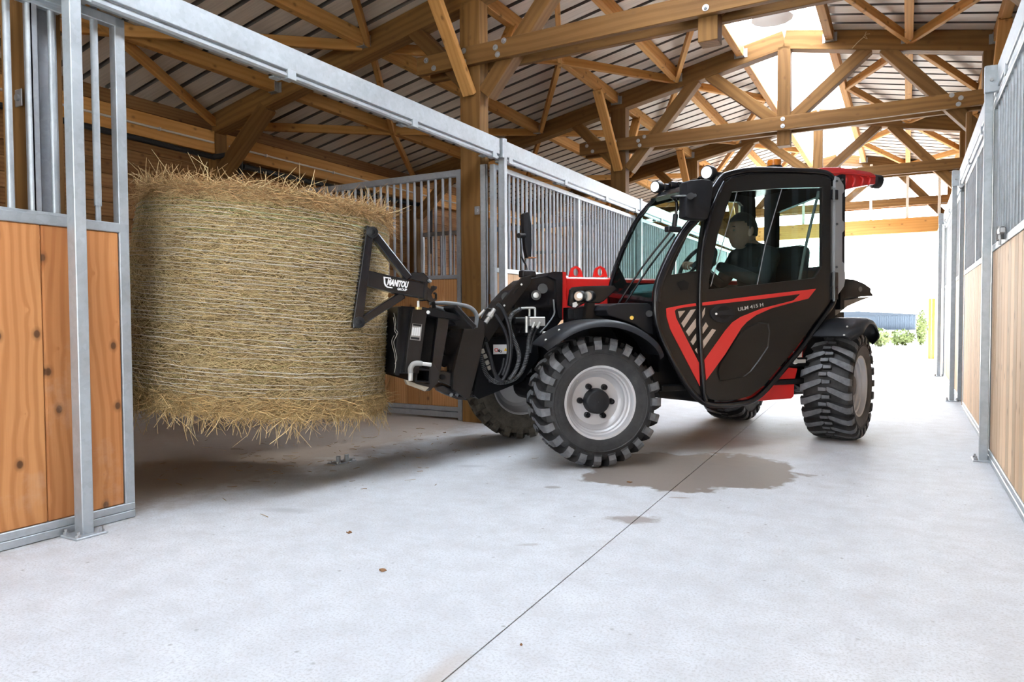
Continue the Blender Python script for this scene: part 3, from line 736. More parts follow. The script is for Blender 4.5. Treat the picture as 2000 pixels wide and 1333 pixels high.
SILV = plain('silver_rim_paint', (0.60, 0.60, 0.62), 0.38, 0.25, var=0.06, vscale=5)
CHROME = plain('zinc_plated_fitting', (0.58, 0.58, 0.56), 0.35, 0.45)
GREYP = plain('grey_plastic', (0.16, 0.165, 0.17), 0.5)
PALEG = plain('pale_grey_panel', (0.30, 0.29, 0.27), 0.5)
HOSE = plain('black_rubber_hose', (0.016, 0.017, 0.02), 0.45)
GHOSE = plain('grey_rubber_hose', (0.20, 0.215, 0.225), 0.5)
AMBER = plain('amber_lens', (0.55, 0.17, 0.02), 0.2)
YEL = plain('yellow_lamp', (0.9, 0.55, 0.03), 0.25)
GLASS = clear_mat('tinted_cab_glass', (0.80, 0.905, 0.88), 0.9, 0.01)
def lit(name, col, s):
    m, t, b = nodes_of(name); b.inputs['Base Color'].default_value = (*col, 1); b.inputs['Emission Color'].default_value = (*col, 1); b.inputs['Emission Strength'].default_value = s
    return m
LAMP = lit('lit_led_lens', (1, 1, 1), 0.9); LAMPD = plain('clear_lamp_lens', (0.75, 0.75, 0.7), 0.12, 0.6)

TR = thing('telehandler', 'black and red compact telehandler gripping the hay bale in the aisle', 'telehandler', TO, TH)
TMX = mw(TR)
def tp(name, bm, mats, parent=None, smooth=False, ang=40): return obj(name, bm, mats, parent or TR, TMX, smooth, ang)
def edge_bevel(bm, r, ang=40, seg=2):
    es = [e for e in bm.edges if len(e.link_faces) == 2 and e.calc_face_angle(0) > math.radians(ang)]
    bmesh.ops.bevel(bm, geom=es, offset=r, segments=seg, affect='EDGES', profile=0.6, clamp_overlap=True)
def sp(name, px, w, t, mat, holes=(), parent=None, bev=0.0, smooth=False, root=None):
    """side plate: outline read off the photo, on the plane w metres out from the machine's middle, t thick inwards"""
    bm = bmesh.new()
    bm_panel(bm, [L(*p, w) for p in px], [[L(*p, w) for p in h] for h in holes], V((0, t, 0)))
    if bev: edge_bevel(bm, bev)
    return tp(name, bm, mat, parent, smooth)
def curve_px(px, k=3, closed=False): return [tuple(p) for p in [(q.x, q.y) for q in catmull([V((a, b, 0)) for a, b in px], k, closed)]]
def tubep(name, pts, r, mat, parent=None, k=5, n=8, closed=False):
    bm = bmesh.new(); bm_tube(bm, catmull(pts, k, closed), r, n, closed); return tp(name, bm, mat, parent, True, 60)
def cyl(name, A, B, r, mat, parent=None, n=18, bev=0.0):
    bm = bmesh.new(); bm_cyl(bm, A, B, r, n)
    if bev: edge_bevel(bm, bev, 50)
    return tp(name, bm, mat, parent, True, 35)
def boxp(name, a, b, mat, parent=None, bev=0.006):
    bm = bmesh.new(); bm_box2(bm, a, b, bev); return tp(name, bm, mat, parent)
def disc_decal(name, px, w, mat, parent): return sp(name, px, w, 0.004, mat, parent=parent)
def lettering(name, body, S, E, h, mat, parent, shear=0.0, bold=0.02, M=None):
    cu = bpy.data.curves.new('t', 'FONT'); cu.body = body; cu.size = 1.0; cu.extrude = 0.004; cu.offset = bold; cu.shear = shear; cu.resolution_u = 3
    o = bpy.data.objects.new('t', cu); COL.objects.link(o); bpy.context.view_layer.update()
    me = bpy.data.meshes.new_from_object(o.evaluated_get(bpy.context.evaluated_depsgraph_get()))
    bpy.data.objects.remove(o); bpy.data.curves.remove(cu)
    xs = [v.co.x for v in me.vertices]; ysv = [v.co.y for v in me.vertices]
    S, E = V(S), V(E); d = (E-S); ln = d.length; d.normalize(); nrm = V((0, -1, 0)); up = nrm.cross(d)
    sx = ln/(max(xs)-min(xs)); sy = h/(max(ysv)-min(ysv))
    for v in me.vertices:
        p = v.co.copy(); v.co = S+d*((p.x-min(xs))*sx)+up*((p.y-min(ysv))*sy)+nrm*(p.z*0.25)
    me.materials.clear(); me.materials.append(mat)
    return obj(name, me, None, parent, TMX if M is None else M)

# --- wheels
def tyre_mats():
    m, t, b = nodes_of('tyre_rubber'); n = noise_n(t, coords(t), 9, 8, 0.75)
    t.links.new(ramp(t, n, [(0.35, (0.013, 0.014, 0.016)), (0.6, (0.034, 0.034, 0.035)), (0.8, (0.085, 0.078, 0.07))]), b.inputs['Base Color']); b.inputs['Roughness'].default_value = 0.62
    bump(t, b, noise_n(t, coords(t), 60, 4, 0.7), 0.3, 0.004)
    m2, t, b = nodes_of('worn_tread_face'); n = noise_n(t, coords(t), 14, 6, 0.7)
    t.links.new(ramp(t, n, [(0.3, (0.075, 0.08, 0.088)), (0.7, (0.19, 0.195, 0.205))]), b.inputs['Base Color']); b.inputs['Roughness'].default_value = 0.7
    m3, t, b = nodes_of('muddy_tyre'); n = noise_n(t, coords(t), 8, 8, 0.8)
    t.links.new(ramp(t, n, [(0.3, (0.03, 0.028, 0.025)), (0.55, (0.10, 0.088, 0.07)), (0.8, (0.17, 0.15, 0.12))]), b.inputs['Base Color']); b.inputs['Roughness'].default_value = 0.85
    return m, m2, m3
TYRE, TREAD, MUD = tyre_mats()
def tyre_mesh(mats):
    bm = bmesh.new()
    prof = [(0.205, -0.122), (0.212, -0.140), (0.235, -0.153), (0.262, -0.160), (0.268, -0.1605), (0.274, -0.163), (0.288, -0.1635), (0.291, -0.166), (0.295, -0.166), (0.298, -0.163), (0.325, -0.158), (0.345, -0.146), (0.358, -0.10), (0.362, 0),
            (0.358, 0.10), (0.345, 0.146), (0.325, 0.158), (0.30, 0.163), (0.274, 0.163), (0.268, 0.1605), (0.262, 0.160), (0.235, 0.153), (0.212, 0.140), (0.205, 0.122), (0.198, 0.1), (0.198, -0.1)]
    bm_lathe(bm, prof, 80)
    def lug(a0, secs):
        rings = []
        for y, da, hw, r0, r1 in secs:
            q = []
            for da2, r in ((-hw, r0), (hw, r0), (hw*0.84, r1), (-hw*0.84, r1)):
                a = a0+da+da2/r1; q.append(bm.verts.new((r*math.cos(a), y, r*math.sin(a))))
            rings.append(q)
        for A, B in zip(rings[:-1], rings[1:]):
            for j in range(4):
                f = bm.faces.new((A[j], A[(j+1) % 4], B[(j+1) % 4], B[j]))
                if j == 2: f.material_index = 1
        bm.faces.new(rings[0]); bm.faces.new(rings[-1])
    n = 23; R = 0.394
    for s in (-1, 1):
        for k in range(n):
            a = 2*math.pi*(k+(0.5 if s > 0 else 0))/n
            secs = [(s*0.018, -0.03, 0.012, 0.355, R-0.002), (s*0.03, -0.018, 0.021, 0.355, R), (s*0.06, 0.01, 0.024, 0.353, R), (s*0.10, 0.055, 0.026, 0.350, R-0.001), (s*0.140, 0.10, 0.029, 0.335, R-0.006), (s*0.163, 0.115, 0.029, 0.325, 0.372)]
            lug(a, secs)
            rings = [(s*0.163, 0.115, 0.029, 0.322, 0.372), (s*0.172, 0.115, 0.027, 0.318, 0.350), (s*0.168, 0.115, 0.025, 0.308, 0.318)]
            lug(a, rings)
    for k in range(n*2):
        a = 2*math.pi*(k+0.5)/(n*2)+0.05; s = 1 if k % 2 else -1
        lug(a, [(s*0.012-0.026, 0.0, 0.013, 0.357, R-0.001), (s*0.012+0.026, 0.0, 0.016, 0.357, R-0.001)])
    bmesh.ops.recalc_face_normals(bm, faces=bm.faces)
    return mesh_of(bm, mats, True, 28)
def rim_mesh():
    bm = bmesh.new()
    bm_lathe(bm, [(0.205, -0.128), (0.222, -0.136), (0.227, -0.143), (0.222, -0.149), (0.210, -0.146), (0.203, -0.134), (0.199, -0.118), (0.190, -0.112), (0.187, -0.098), (0.183, -0.093), (0.176, -0.088), (0.172, -0.066), (0.165, -0.058), (0.158, -0.052), (0.152, -0.048),
                  (0.146, -0.044), (0.05, -0.044), (0.002, -0.044), (0.002, -0.034), (0.14, -0.034), (0.165, -0.02), (0.185, 0.02), (0.197, 0.118), (0.222, 0.13), (0.224, 0.14), (0.205, 0.134), (0.203, 0.12), (0.198, 0.0)], 56)
    bmesh.ops.recalc_face_normals(bm, faces=bm.faces)
    return mesh_of(bm, SILV, True, 22)
def hub_mesh():
    bm = bmesh.new(); bm_lathe(bm, [(0.001, -0.110), (0.062, -0.109), (0.070, -0.105), (0.074, -0.096), (0.076, -0.06), (0.079, -0.05), (0.079, -0.040), (0.001, -0.040)], 32, closed=False)
    bmesh.ops.recalc_face_normals(bm, faces=bm.faces); return mesh_of(bm, PLA, True, 40)
def nut_mesh():
    bm = bmesh.new(); bm_lathe(bm, [(0.001, -0.060), (0.010, -0.060), (0.015, -0.074), (0.0185, -0.060), (0.019, -0.044)], 14, closed=False)
    bm_cyl(bm, (0, -0.05, 0), (0, -0.072, 0), 0.006, 8); bmesh.ops.recalc_face_normals(bm, faces=bm.faces)
    me = mesh_of(bm, [PLA, CHROME], True, 40); return me
TY1 = tyre_mesh([TYRE, TREAD]); TY2 = tyre_mesh([MUD, MUD]); RIM = rim_mesh(); HUB = hub_mesh(); NUT = nut_mesh()
def fender(name, M, a0, a1, parent, y0=-0.215, y1=0.13, R=0.50):
    bm = bmesh.new(); rings = []
    prof = [(y0-0.004, R-0.045), (y0+0.004, R-0.018), (y0+0.03, R-0.003), (y0+0.07, R), (y1, R), (y1, R-0.012), (y0+0.07, R-0.012), (y0+0.034, R-0.015), (y0+0.014, R-0.027), (y0+0.004, R-0.047)]
    for k in range(29):
        a = a0+(a1-a0)*k/28; e = min(k, 28-k)/4.0; e = min(1, e)
        sh = 0.06*(1-math.sin(e*math.pi/2))
        rings.append([bm.verts.new(((-r*math.cos(a)), min(y+sh*(1 if y < (y0+0.05) else 0.4 if y < y0+0.1 else 0), y1), r*math.sin(a))) for y, r in prof])
    for A, B in zip(rings[:-1], rings[1:]):
        for j in range(len(prof)): bm.faces.new((A[j], A[(j+1) % len(prof)], B[(j+1) % len(prof)], B[j]))
    bm.faces.new(rings[0]); bm.faces.new(rings[-1]); bmesh.ops.recalc_face_normals(bm, faces=bm.faces)
    f = obj(name, mesh_of(bm, PLA, True, 45), None, parent, M)
    for dx in (-0.05, -0.10):
        bm = bmesh.new(); a = math.radians(72)+dx*4; p = V((-(R)*math.cos(a), y0+0.10, R*math.sin(a)))
        bmesh.ops.create_uvsphere(bm, u_segments=10, v_segments=6, radius=0.008, matrix=Matrix.Translation(p)); obj('fender_bolt', mesh_of(bm, CHROME, True), None, f, M)
    return f
WHEELS = [('near front', 0.0, 0.555, -13, TY1), ('far front', 0.0, -0.555, -13, TY2), ('near rear', 2.1, 0.555, 27, TY1), ('far rear', 2.1, -0.555, 27, TY1)]
for nm, u, w, st, ty in WHEELS:
    M = TMX @ Matrix.Translation((u, -w, 0.392)) @ Matrix.Rotation(math.radians(st), 4, 'Z')
    FM = M.copy()
    if w < 0: M = M @ Matrix.Rotation(math.pi, 4, 'Z')
    M = M @ Matrix.Rotation(math.radians(7), 4, 'Y')
    wh = obj('wheel', ty, None, TR, M)
    wh['label'] = {'near front': 'front wheel nearest the camera', 'far front': 'muddy far front wheel', 'near rear': 'near rear wheel turned to show its tread', 'far rear': 'far rear wheel behind the sill'}[nm]
    obj('rim', RIM, None, wh, M); obj('hub_cap', HUB, None, wh, M)
    for k in range(6):
        a = math.radians(60*k+4); obj('wheel_nut', NUT, None, wh, M @ Matrix.Translation((0.100*math.cos(a), 0, 0.100*math.sin(a))))
    bm = bmesh.new(); bm_cyl(bm, (-0.135, -0.05, 0.105), (-0.150, -0.115, 0.115), 0.006, 8); bm_cyl(bm, (-0.14, -0.06, 0.11), (-0.143, -0.075, 0.112), 0.016, 10); obj('valve', mesh_of(bm, CHROME, True), None, wh, M)
    if w > 0: fender('fender', FM, math.radians(44 if u < 1 else 48), math.radians(146 if u < 1 else 140), TR)
    else: fender('fender', FM @ Matrix.Diagonal((1, -1, 1, 1)), math.radians(50), math.radians(140), TR)

# --- chassis
bm = bmesh.new(); bm_box2(bm, (-0.02, -0.27, 0.34), (2.45, 0.30, 0.72), 0.03); tp('chassis', bm, DRK)
for u in (0.0, 2.1):
    bm = bmesh.new(); bm_cyl(bm, (u, -0.45, 0.392), (u, 0.45, 0.392), 0.085, 18); bm_box2(bm, (u-0.13, -0.16, 0.28), (u+0.13, 0.16, 0.52), 0.03); tp('axle', bm, DRK)
sp('front_sill', [(1225, 640), (1282, 640), (1300, 680), (1340, 752), (1378, 788), (1340, 783), (1290, 778), (1262, 700)], 0.50, 0.55, DRK)
sp('front_bulkhead', [(1150, 600), (1290, 590), (1290, 690), (1240, 700), (1150, 690)], 0.30, 0.35, DRK)
# red tank under the cab
rt = sp('tank_panel', [(1430, 760), (1470, 785), (1546, 779), (1551, 774), (1552, 745), (1558, 720), (1500, 714), (1470, 735)], 0.57, 0.5, RED, bev=0.006)
rb = sp('rear_panel', [(1520, 700), (1566, 708), (1579, 672), (1579, 652), (1540, 668)], 0.57, 0.4, RED, bev=0.006)
st = sp('warning_sticker', [(1550, 687), (1567, 685), (1566, 698), (1547, 699)], 0.578, 0.004, WHITE, parent=rb)
sp('sticker_mark', [(1551, 689), (1556, 688.5), (1555.5, 692), (1551, 692)], 0.583, 0.004, RED, parent=rb)
lt = cyl('latch', L(1553, 706, 0.60), L(1553, 706, 0.52), 0.022, CHROME, n=12); boxp('latch_lever', L(1552, 703, 0.62), L(1571, 709, 0.605), CHROME, lt, 0.003)
boxp('latch_bracket', L(1535, 700, 0.59), L(1560, 713, 0.45), DRK)
cyl('rear_strut', L(1570, 686, 0.45), L(1592, 683, 0.40), 0.012, CHROME)
sp('rear_frame', [(1560, 640), (1600, 630), (1600, 770), (1575, 765), (1550, 750)], 0.30, 0.6, DRK)
boxp('counterweight', (2.25, -0.33, 0.42), (2.62, 0.33, 0.86), DRK, bev=0.04)

# --- cab
CO_F = [(1404, 352), (1376, 396), (1358, 424), (1343, 440), (1323, 469), (1304, 505), (1290, 537), (1282, 562), (1280, 590), (1281, 617), (1286, 645), (1296, 670), (1316, 711), (1339, 750), (1361, 776), (1381, 789)]
CO_B = [(1406, 792), (1442, 789), (1470, 782), (1497, 760), (1537, 713), (1560, 686), (1596, 637), (1621, 601), (1627, 590), (1628.5, 575)]
CO_T = [(1629, 500), (1629, 420), (1629, 362), (1628, 351), (1618, 341), (1600, 336), (1560, 334), (1510, 332.5), (1465, 332.5), (1424, 340)]
SEAM = [(1414, 356), (1402, 379), (1389, 412), (1379, 448), (1372, 490), (1368.5, 540), (1367, 600), (1369, 680), (1375, 768), (1379, 783)]
CW = 0.615
QG = [(1357, 433), (1375, 432), (1367, 488), (1365, 529), (1311, 537), (1322, 505), (1343, 460)]
cabf = sp('cab_side', CO_F[1:-1]+[(1381, 787)]+SEAM[::-1], CW, 0.03, DOORP, [QG])
sp('quarter_glass', QG, CW-0.012, 0.005, GLASS, parent=cabf)
dashed = [(1322, 552), (1335, 547), (1346, 553), (1343, 566), (1330, 567)]
sp('inner_cover', dashed, CW+0.002, 0.012, DRK, parent=cabf)
ring = CO_F+CO_B+CO_T
bm = bmesh.new(); bm_tube(bm, catmull([L(*p, CW-0.01) for p in ring], 3, True), 0.021, 10, True); tp('cab_frame', bm, BLK, smooth=True, ang=60)
DG = [(1430, 375), (1520, 368), (1607, 366), (1606, 520), (1592, 543), (1481, 556), (1384, 566), (1386, 540), (1403, 456)]
DOOR = [(1418, 357), (1405, 382), (1392, 414), (1382, 450), (1375.5, 492), (1372, 540), (1370.5, 600), (1372.5, 680), (1378.5, 768), (1386, 779), (1406, 784), (1440, 781), (1466, 774), (1493, 753), (1533, 706), (1556, 679), (1591, 631), (1622, 588), (1623, 350), (1598, 343), (1560, 340), (1510, 339.5), (1465, 341), (1430, 347)]
door = sp('cab_door', DOOR, CW+0.012, 0.03, DOORP, [DG], bev=0.003)
sp('door_glass', DG, CW-0.004, 0.005, GLASS, parent=door)
for a, b, r in (((1527, 369), (1495, 478), 0.0035), ((1495, 478), (1479, 556), 0.0035), ((1440, 374), (1388, 560), 0.003)):
    cyl('glass_seam', L(*a, CW+0.006), L(*b, CW+0.006), r, GREYP, door, 6)
tubep('gas_strut', [L(1599, 374, CW-0.03), L(1585, 432, CW-0.03), L(1572, 490, CW-0.03), L(1561, 551, CW-0.03)], 0.0105, GREYP, door)
tubep('door_seal', [L(*p, CW+0.012) for p in SEAM], 0.0145, BLK, door, k=3)
RS1 = [(1371.5, 591.5), (1500, 575), (1594, 564.5), (1579, 583.5), (1553, 590), (1506, 603), (1477, 616), (1459, 629), (1448, 641), (1416, 693), (1379.5, 743), (1376, 704), (1417, 646), (1431, 630), (1447, 619.4), (1488, 603), (1551, 587), (1563.6, 574.4), (1500, 583), (1371.5, 597.5)]
RS2 = [(1301.5, 603), (1306, 601.5), (1335, 596), (1359, 592.5), (1360, 598), (1335, 601), (1321.5, 604), (1318, 607.7), (1320.5, 621), (1340, 660), (1365.5, 709.5), (1367, 754.5), (1340, 703), (1309, 643), (1302.5, 620)]
sp('red_stripe', RS1, CW+0.0165, 0.004, STRIPE, parent=door); sp('red_stripe', RS2, CW+0.004, 0.004, STRIPE, parent=cabf)
cr = lambda x, y: (1280+x/5.555, 560+y/5.555)
for q in ([(250, 270), (325, 262), (265, 340)], [(285, 400), (385, 255), (440, 246), (310, 445)], [(335, 490), (440, 350), (441, 440), (365, 540)], [(385, 600), (441, 515), (445, 580), (410, 635)], [(432, 690), (450, 670), (458, 728)]):
    sp('hatch_mark', [cr(*p) for p in q], CW+0.004, 0.004, BEIGE, parent=cabf)
for q in ([(506, 290), (540, 230), (535, 300), (506, 355)], [(506, 460), (550, 390), (575, 430), (510, 520)], [(513, 600), (620, 460), (658, 472), (516, 680)]):
    sp('hatch_mark', [cr(*p) for p in q], CW+0.0165, 0.004, BEIGE, parent=door)
el = lambda cx, cy, rx, ry, n=24: [(cx+rx*math.cos(2*math.pi*k/n), cy+ry*math.sin(2*math.pi*k/n)) for k in range(n)]
hd = sp('door_handle', el(1412, 612.5, 24, 18), CW+0.024, 0.014, PLA, parent=door, bev=0.003)
sp('handle_recess', el(1414, 611, 13, 13, 16), CW+0.0255, 0.004, DRK, parent=door)
sp('handle_grip', [(1399, 608), (1434, 605), (1435, 615), (1399, 619)], CW+0.032, 0.012, PLA, parent=door, bev=0.003)
cyl('lock', L(1399, 613.5, CW+0.036), L(1399, 613.5, CW+0.01), 0.0075, CHROME, door, 12)
lettering('lettering', 'ULM 415 H', L(1442, 608.3, CW+0.018), L(1491, 598.6, CW+0.018), 0.024,  plain('grey_lettering', (0.55, 0.52, 0.48), 0.5), door, bold=0.006)
POCK = [(1401, 730), (1405, 712), (1428, 676), (1447, 648), (1462, 637), (1482, 629), (1500, 632), (1503, 648), (1500, 678), (1484, 702), (1466, 726), (1452, 737), (1425, 742), (1405, 745)]
POCI = [(1412, 730), (1416, 714), (1436, 683), (1454, 656), (1467, 646), (1482, 639), (1493, 642), (1494, 660), (1488, 680), (1474, 701), (1460, 720), (1448, 730), (1425, 734), (1413, 736)]
bm = bmesh.new(); n_ = len(POCK)
A = [bm.verts.new(L(*p, CW+0.0125)) for p in POCK]; B = [bm.verts.new(L(*p, CW-0.008)) for p in POCI]
bm2 = [bm.faces.new((A[i], A[(i+1) % n_], B[(i+1) % n_], B[i])) for i in range(n_)]
for f in bm2: f.normal_update()
for v in A: v.co.y -= 0.006
C_ = [bm.verts.new(v.co+V((0, 0.004, 0))) for v in B]
bm.faces.new([bm.verts.new(v.co+V((0, -0.022, 0))) for v in B][::-1])
tp('door_relief', bm, DOORP, door)
for y_ in ((376, 385), (538, 556), (568, 580)):
    hg = boxp('hinge', L(1626, y_[0]-6, CW+0.03), L(1633, y_[1]+6, CW+0.01), BLK, door, 0.003); cyl('hinge_pin', L(1629, y_[0]-9, CW+0.03), L(1629, y_[1]+9, CW+0.03), 0.008, GREYP, door, 10)
# rear corner panel beside the door, backlight haze painted into its lighter grey
RC = [(1632, 344), (1639, 347), (1648, 361), (1650, 374), (1645.5, 379), (1645.5, 430), (1650, 435), (1650, 450), (1645.5, 455), (1645.5, 511), (1650, 516), (1651.5, 545), (1648.5, 560), (1630, 586)]
rcp = sp('corner_panel', RC, 0.635, 0.05, plain('hazed_corner_trim', (0.30, 0.305, 0.31), 0.5), bev=0.004)
for q in ((1634.5, 354), (1634.5, 438), (1634, 522), (1645, 351)): cyl('panel_screw', L(*q, 0.641), L(*q, 0.62), 0.009, DRK, rcp, 10)
# roof
RB = [(1624, 354), (1582, 344), (1510, 342), (1465, 343), (1432, 350), (1414, 362)]
bm = bmesh.new(); bm_panel(bm, [L(*p, 0.61) for p in [(1402, 354), (1424, 339), (1465, 331.5), (1510, 331), (1560, 333), (1600, 337), (1629, 345)]+RB], off=V((0, 0.77, 0))); edge_bevel(bm, 0.012)
roof = tp('cab_roof', bm, BLK)
# far side and back of the cab
FEDGE = [(1349, 359), (1313, 368), (1287, 384), (1264, 404), (1239, 437.5), (1218, 483), (1203, 522), (1194, 552), (1189, 575)]
_fe = [L(*p, -0.155) for p in FEDGE]
prof = _fe+[L(*p, CW) for p in CO_F[12:]+CO_B+CO_T[:-2]]

FARW = -0.16
bm = bmesh.new()
fo = [V((p.x, -FARW, p.z)) for p in prof]
u0 = lambda z: L(1300, 510, CW).x if z < 1.2 else 0
FWIN = [(p.x+0.03, p.z) for p in _fe[::-1] if 1.19 < p.z < 1.78]+[(1.14, 1.80), (1.80, 1.83), (1.84, 1.80), (1.84, 1.22), (1.8, 1.16), (0.72, 1.16)]
bm_panel(bm, fo, [[V((u, -FARW, z)) for u, z in FWIN]], V((0, 0.035, 0))); tp('far_cab_side', bm, DRK)
bm = bmesh.new(); bm_panel(bm, [V((u, -FARW+0.012, z)) for u, z in FWIN], off=V((0, 0.005, 0))); tp('far_glass', bm, GLASS)
RU = 2.06
RW = [LU(*q, RU) for q in ((1522, 392), (1545, 384), (1589, 375), (1597, 382), (1604, 430), (1604, 513), (1548, 515), (1534, 490), (1526, 440))]
bm = bmesh.new(); z0 = 0.95
RW2 = [V((RU, y, z)) for y, z in ((0.03, 1.74), (-0.48, 1.82), (-0.52, 1.78), (-0.52, 1.31), (-0.48, 1.28), (0.0, 1.27), (0.03, 1.30))]
bm_panel(bm, [V((RU, 0.16, z0)), V((RU, -0.60, z0)), V((RU, -0.60, 1.93)), V((RU, 0.16, 1.90))], [RW2], V((0.04, 0, 0))); tp('rear_wall', bm, DRK)
bm = bmesh.new(); bm_panel(bm, RW2, off=V((0.005, 0, 0))); tp('rear_glass', bm, GLASS)
boxp('cab_floor', (0.5, -0.58, 0.42), (1.75, 0.14, 0.46), DRK); boxp('rear_shelf', (1.72, -0.57, 0.6), (2.05, 0.14, 1.02), DRK)
# windscreen between the near and far pillars
NE = [(1404, 354), (1376, 398), (1358, 426), (1343, 442), (1323, 471), (1304, 507), (1290, 539), (1282, 564), (1279, 590)]
FE = [(1349, 359), (1313, 368), (1287, 384), (1264, 404), (1239, 437.5), (1218, 483), (1203, 522), (1194, 552), (1189, 575)]
ne = catmull([L(*p, 0.60) for p in NE], 3); fe = catmull([L(*p, -0.155) for p in FE], 3)
bm = bmesh.new(); cols = []
for k in range(9):
    t_ = k/8; bow = 0.016*math.sin(math.pi*t_)
    cols.append([bm.verts.new(a.lerp(b, t_)+V((-bow, 0, 0))) for a, b in zip(ne, fe)])
for A, B in zip(cols[:-1], cols[1:]):
    for i in range(len(A)-1): bm.faces.new((A[i], B[i], B[i+1], A[i+1]))
g_ = [f for f in bm.faces]; bmesh.ops.solidify(bm, geom=g_, thickness=0.005)
wsn = tp('windscreen', bm, GLASS, smooth=True)
bm = bmesh.new(); bm_tube(bm, [p+V((0.01, 0.0, 0)) for p in ne], 0.031, 10); tp('front_pillar', bm, BLK, smooth=True)
bm = bmesh.new(); bm_tube(bm, fe, 0.016, 8); tp('front_pillar', bm, BLK, smooth=True)
bm = bmesh.new(); bm_tube(bm, [c[-1].co.copy() if False else ne[-1].lerp(fe[-1], k/8)+V((-0.016*math.sin(math.pi*k/8), 0, 0)) for k in range(9)], 0.022, 8); tp('windscreen_sill', bm, BLK, smooth=True)
bm = bmesh.new(); bm_tube(bm, [ne[0].lerp(fe[0], k/8)+V((0.02-0.016*math.sin(math.pi*k/8), 0, 0.01)) for k in range(9)], 0.03, 8); tp('windscreen_header', bm, BLK, smooth=True)
for a, b, c_ in (((1311, 451), (1256, 520), (1203, 601)), ((1318, 458), (1268, 522), (1216, 601))):
    tubep('wiper_arm', [L(*a, 0.50), L(*b, 0.40), L(*c_, 0.33)], 0.0075, BLK, k=3, n=6)
tubep('wiper_hose', [L(1323, 466, 0.56), L(1308, 500, 0.55), L(1296, 535, 0.55), L(1288, 565, 0.56)], 0.007, BLK, k=3, n=6)
# front lower body under the windscreen
bm = bmesh.new(); lo = [p for p in (ne[-1], ne[-1].lerp(fe[-1], 0.5)+V((-0.016, 0, 0)), fe[-1])]
top = [v+V((0, 0, 0.01)) for v in lo]; bot = [V((v.x+0.03, v.y, 0.55)) for v in lo]
tv = [bm.verts.new(v) for v in top]; bv = [bm.verts.new(v) for v in bot]
for i in range(2): bm.faces.new((tv[i], tv[i+1], bv[i+1], bv[i]))
bmesh.ops.solidify(bm, geom=bm.faces[:], thickness=0.03); tp('front_panel', bm, DRK)
# dashboard, wheel, seat
bm = bmesh.new(); bm_box2(bm, (0.66, -0.50, 0.75), (0.92, 0.10, 1.05), 0.05); tp('dashboard', bm, PLA)
bm = bmesh.new(); bm_box2(bm, (0.60, -0.40, 1.02), (0.80, -0.02, 1.13), 0.05); tp('instrument_hood', bm, plain('teal_bag', (0.05, 0.13, 0.14), 0.8))
sw = V((1.05, -0.24, 1.27)); SM = Matrix.Translation(sw) @ Matrix.Rotation(math.radians(-58), 4, 'Y')
bm = bmesh.new(); bm_tube(bm, [SM @ V((0.165*math.cos(a), 0.165*math.sin(a), 0)) for a in [2*math.pi*k/28 for k in range(28)]], 0.015, 8, True)
for a in (0.5, 2.6, 4.7): bm_cyl(bm, SM @ V((0, 0, 0)), SM @ V((0.16*math.cos(a), 0.16*math.sin(a), 0)), 0.011, 8)
bm_cyl(bm, SM @ V((0, 0, 0.02)), SM @ V((0, 0, -0.25)), 0.03, 10); tp('steering_wheel', bm, PLA, smooth=True)
bm = bmesh.new(); bm_box2(bm, (1.30, -0.47, 0.78), (1.78, -0.03, 0.92), 0.05); tp('seat_cushion', bm, PLA)
bm = bmesh.new(); bm_box(bm, (0.13, 0.46, 0.58), Matrix.Translation((1.82, -0.25, 1.14)) @ Matrix.Rotation(0.14, 4, 'Y'), 0.05, 2); tp('seat_back', bm, PLA, smooth=True)
bm = bmesh.new(); bm_box2(bm, (1.62, -0.55, 0.95), (1.98, -0.46, 1.16), 0.04); tp('side_console', bm, PLA)
# mirror, lamps, beacon
mir = sp('side_mirror', [(1341, 355), (1350, 351.5), (1372, 350), (1388, 351), (1394, 354), (1393, 372), (1388, 410), (1384, 427), (1377, 430), (1350, 428), (1339, 424), (1341, 390)], 0.72, 0.08, PLA, bev=0.018, smooth=True)
cyl('mirror_pivot', L(1349, 383, 0.745), L(1349, 383, 0.71), 0.022, PLA, mir, 16); cyl('mirror_pivot', L(1357, 382, 0.745), L(1357, 382, 0.71), 0.012, PLA, mir, 12)
tubep('mirror_arm', [L(1350, 383, 0.73), L(1330, 384, 0.68), L(1312, 385, 0.63), L(1319, 390, 0.60), L(1322, 402, 0.59), L(1320, 420, 0.58)], 0.0105, BLK, mir, k=4)
cyl('mirror_arm_base', L(1320, 418, 0.58), L(1316, 448, 0.57), 0.017, PLA, mir, 12); boxp('mirror_clamp', L(1306, 441, 0.59), L(1322, 455, 0.54), PLA, mir)
def worklamp(c, d, r, lens, par=None):
    d = d.normalized(); b = cyl('work_lamp', c-d*0.0, c-d*0.055, r, PLA, par, 20, 0.006)
    cyl('lens', c+d*0.003, c-d*0.01, r*0.80, lens, b, 20); return b
fd = V((-1, -0.12, -0.05))
l1 = worklamp(L(1279, 365, -0.13), V((-1, -0.35, -0.05)), 0.046, LAMP); boxp('lamp_bracket', L(1294, 360, -0.13), L(1312, 371, -0.10), BLK, l1, 0.004); boxp('lamp_bracket', L(1305, 356, -0.12), L(1324, 366, -0.08), BLK, l1, 0.004)
boxp('lamp_bar', L(1318, 357, -0.13), L(1362, 366, -0.08), BLK, l1, 0.004)
l2 = worklamp(L(1380, 337, 0.47), V((-1, -0.35, -0.05)), 0.050, LAMP); boxp('lamp_bracket', L(1388, 334, 0.48), L(1406, 349, 0.44), BLK, l2, 0.004)
tubep('lamp_cable', [L(1362, 352, 0.3), L(1368, 347, 0.35), L(1376, 350, 0.4), L(1385, 352, 0.42)], 0.01, BLK, l2, k=3, n=6)
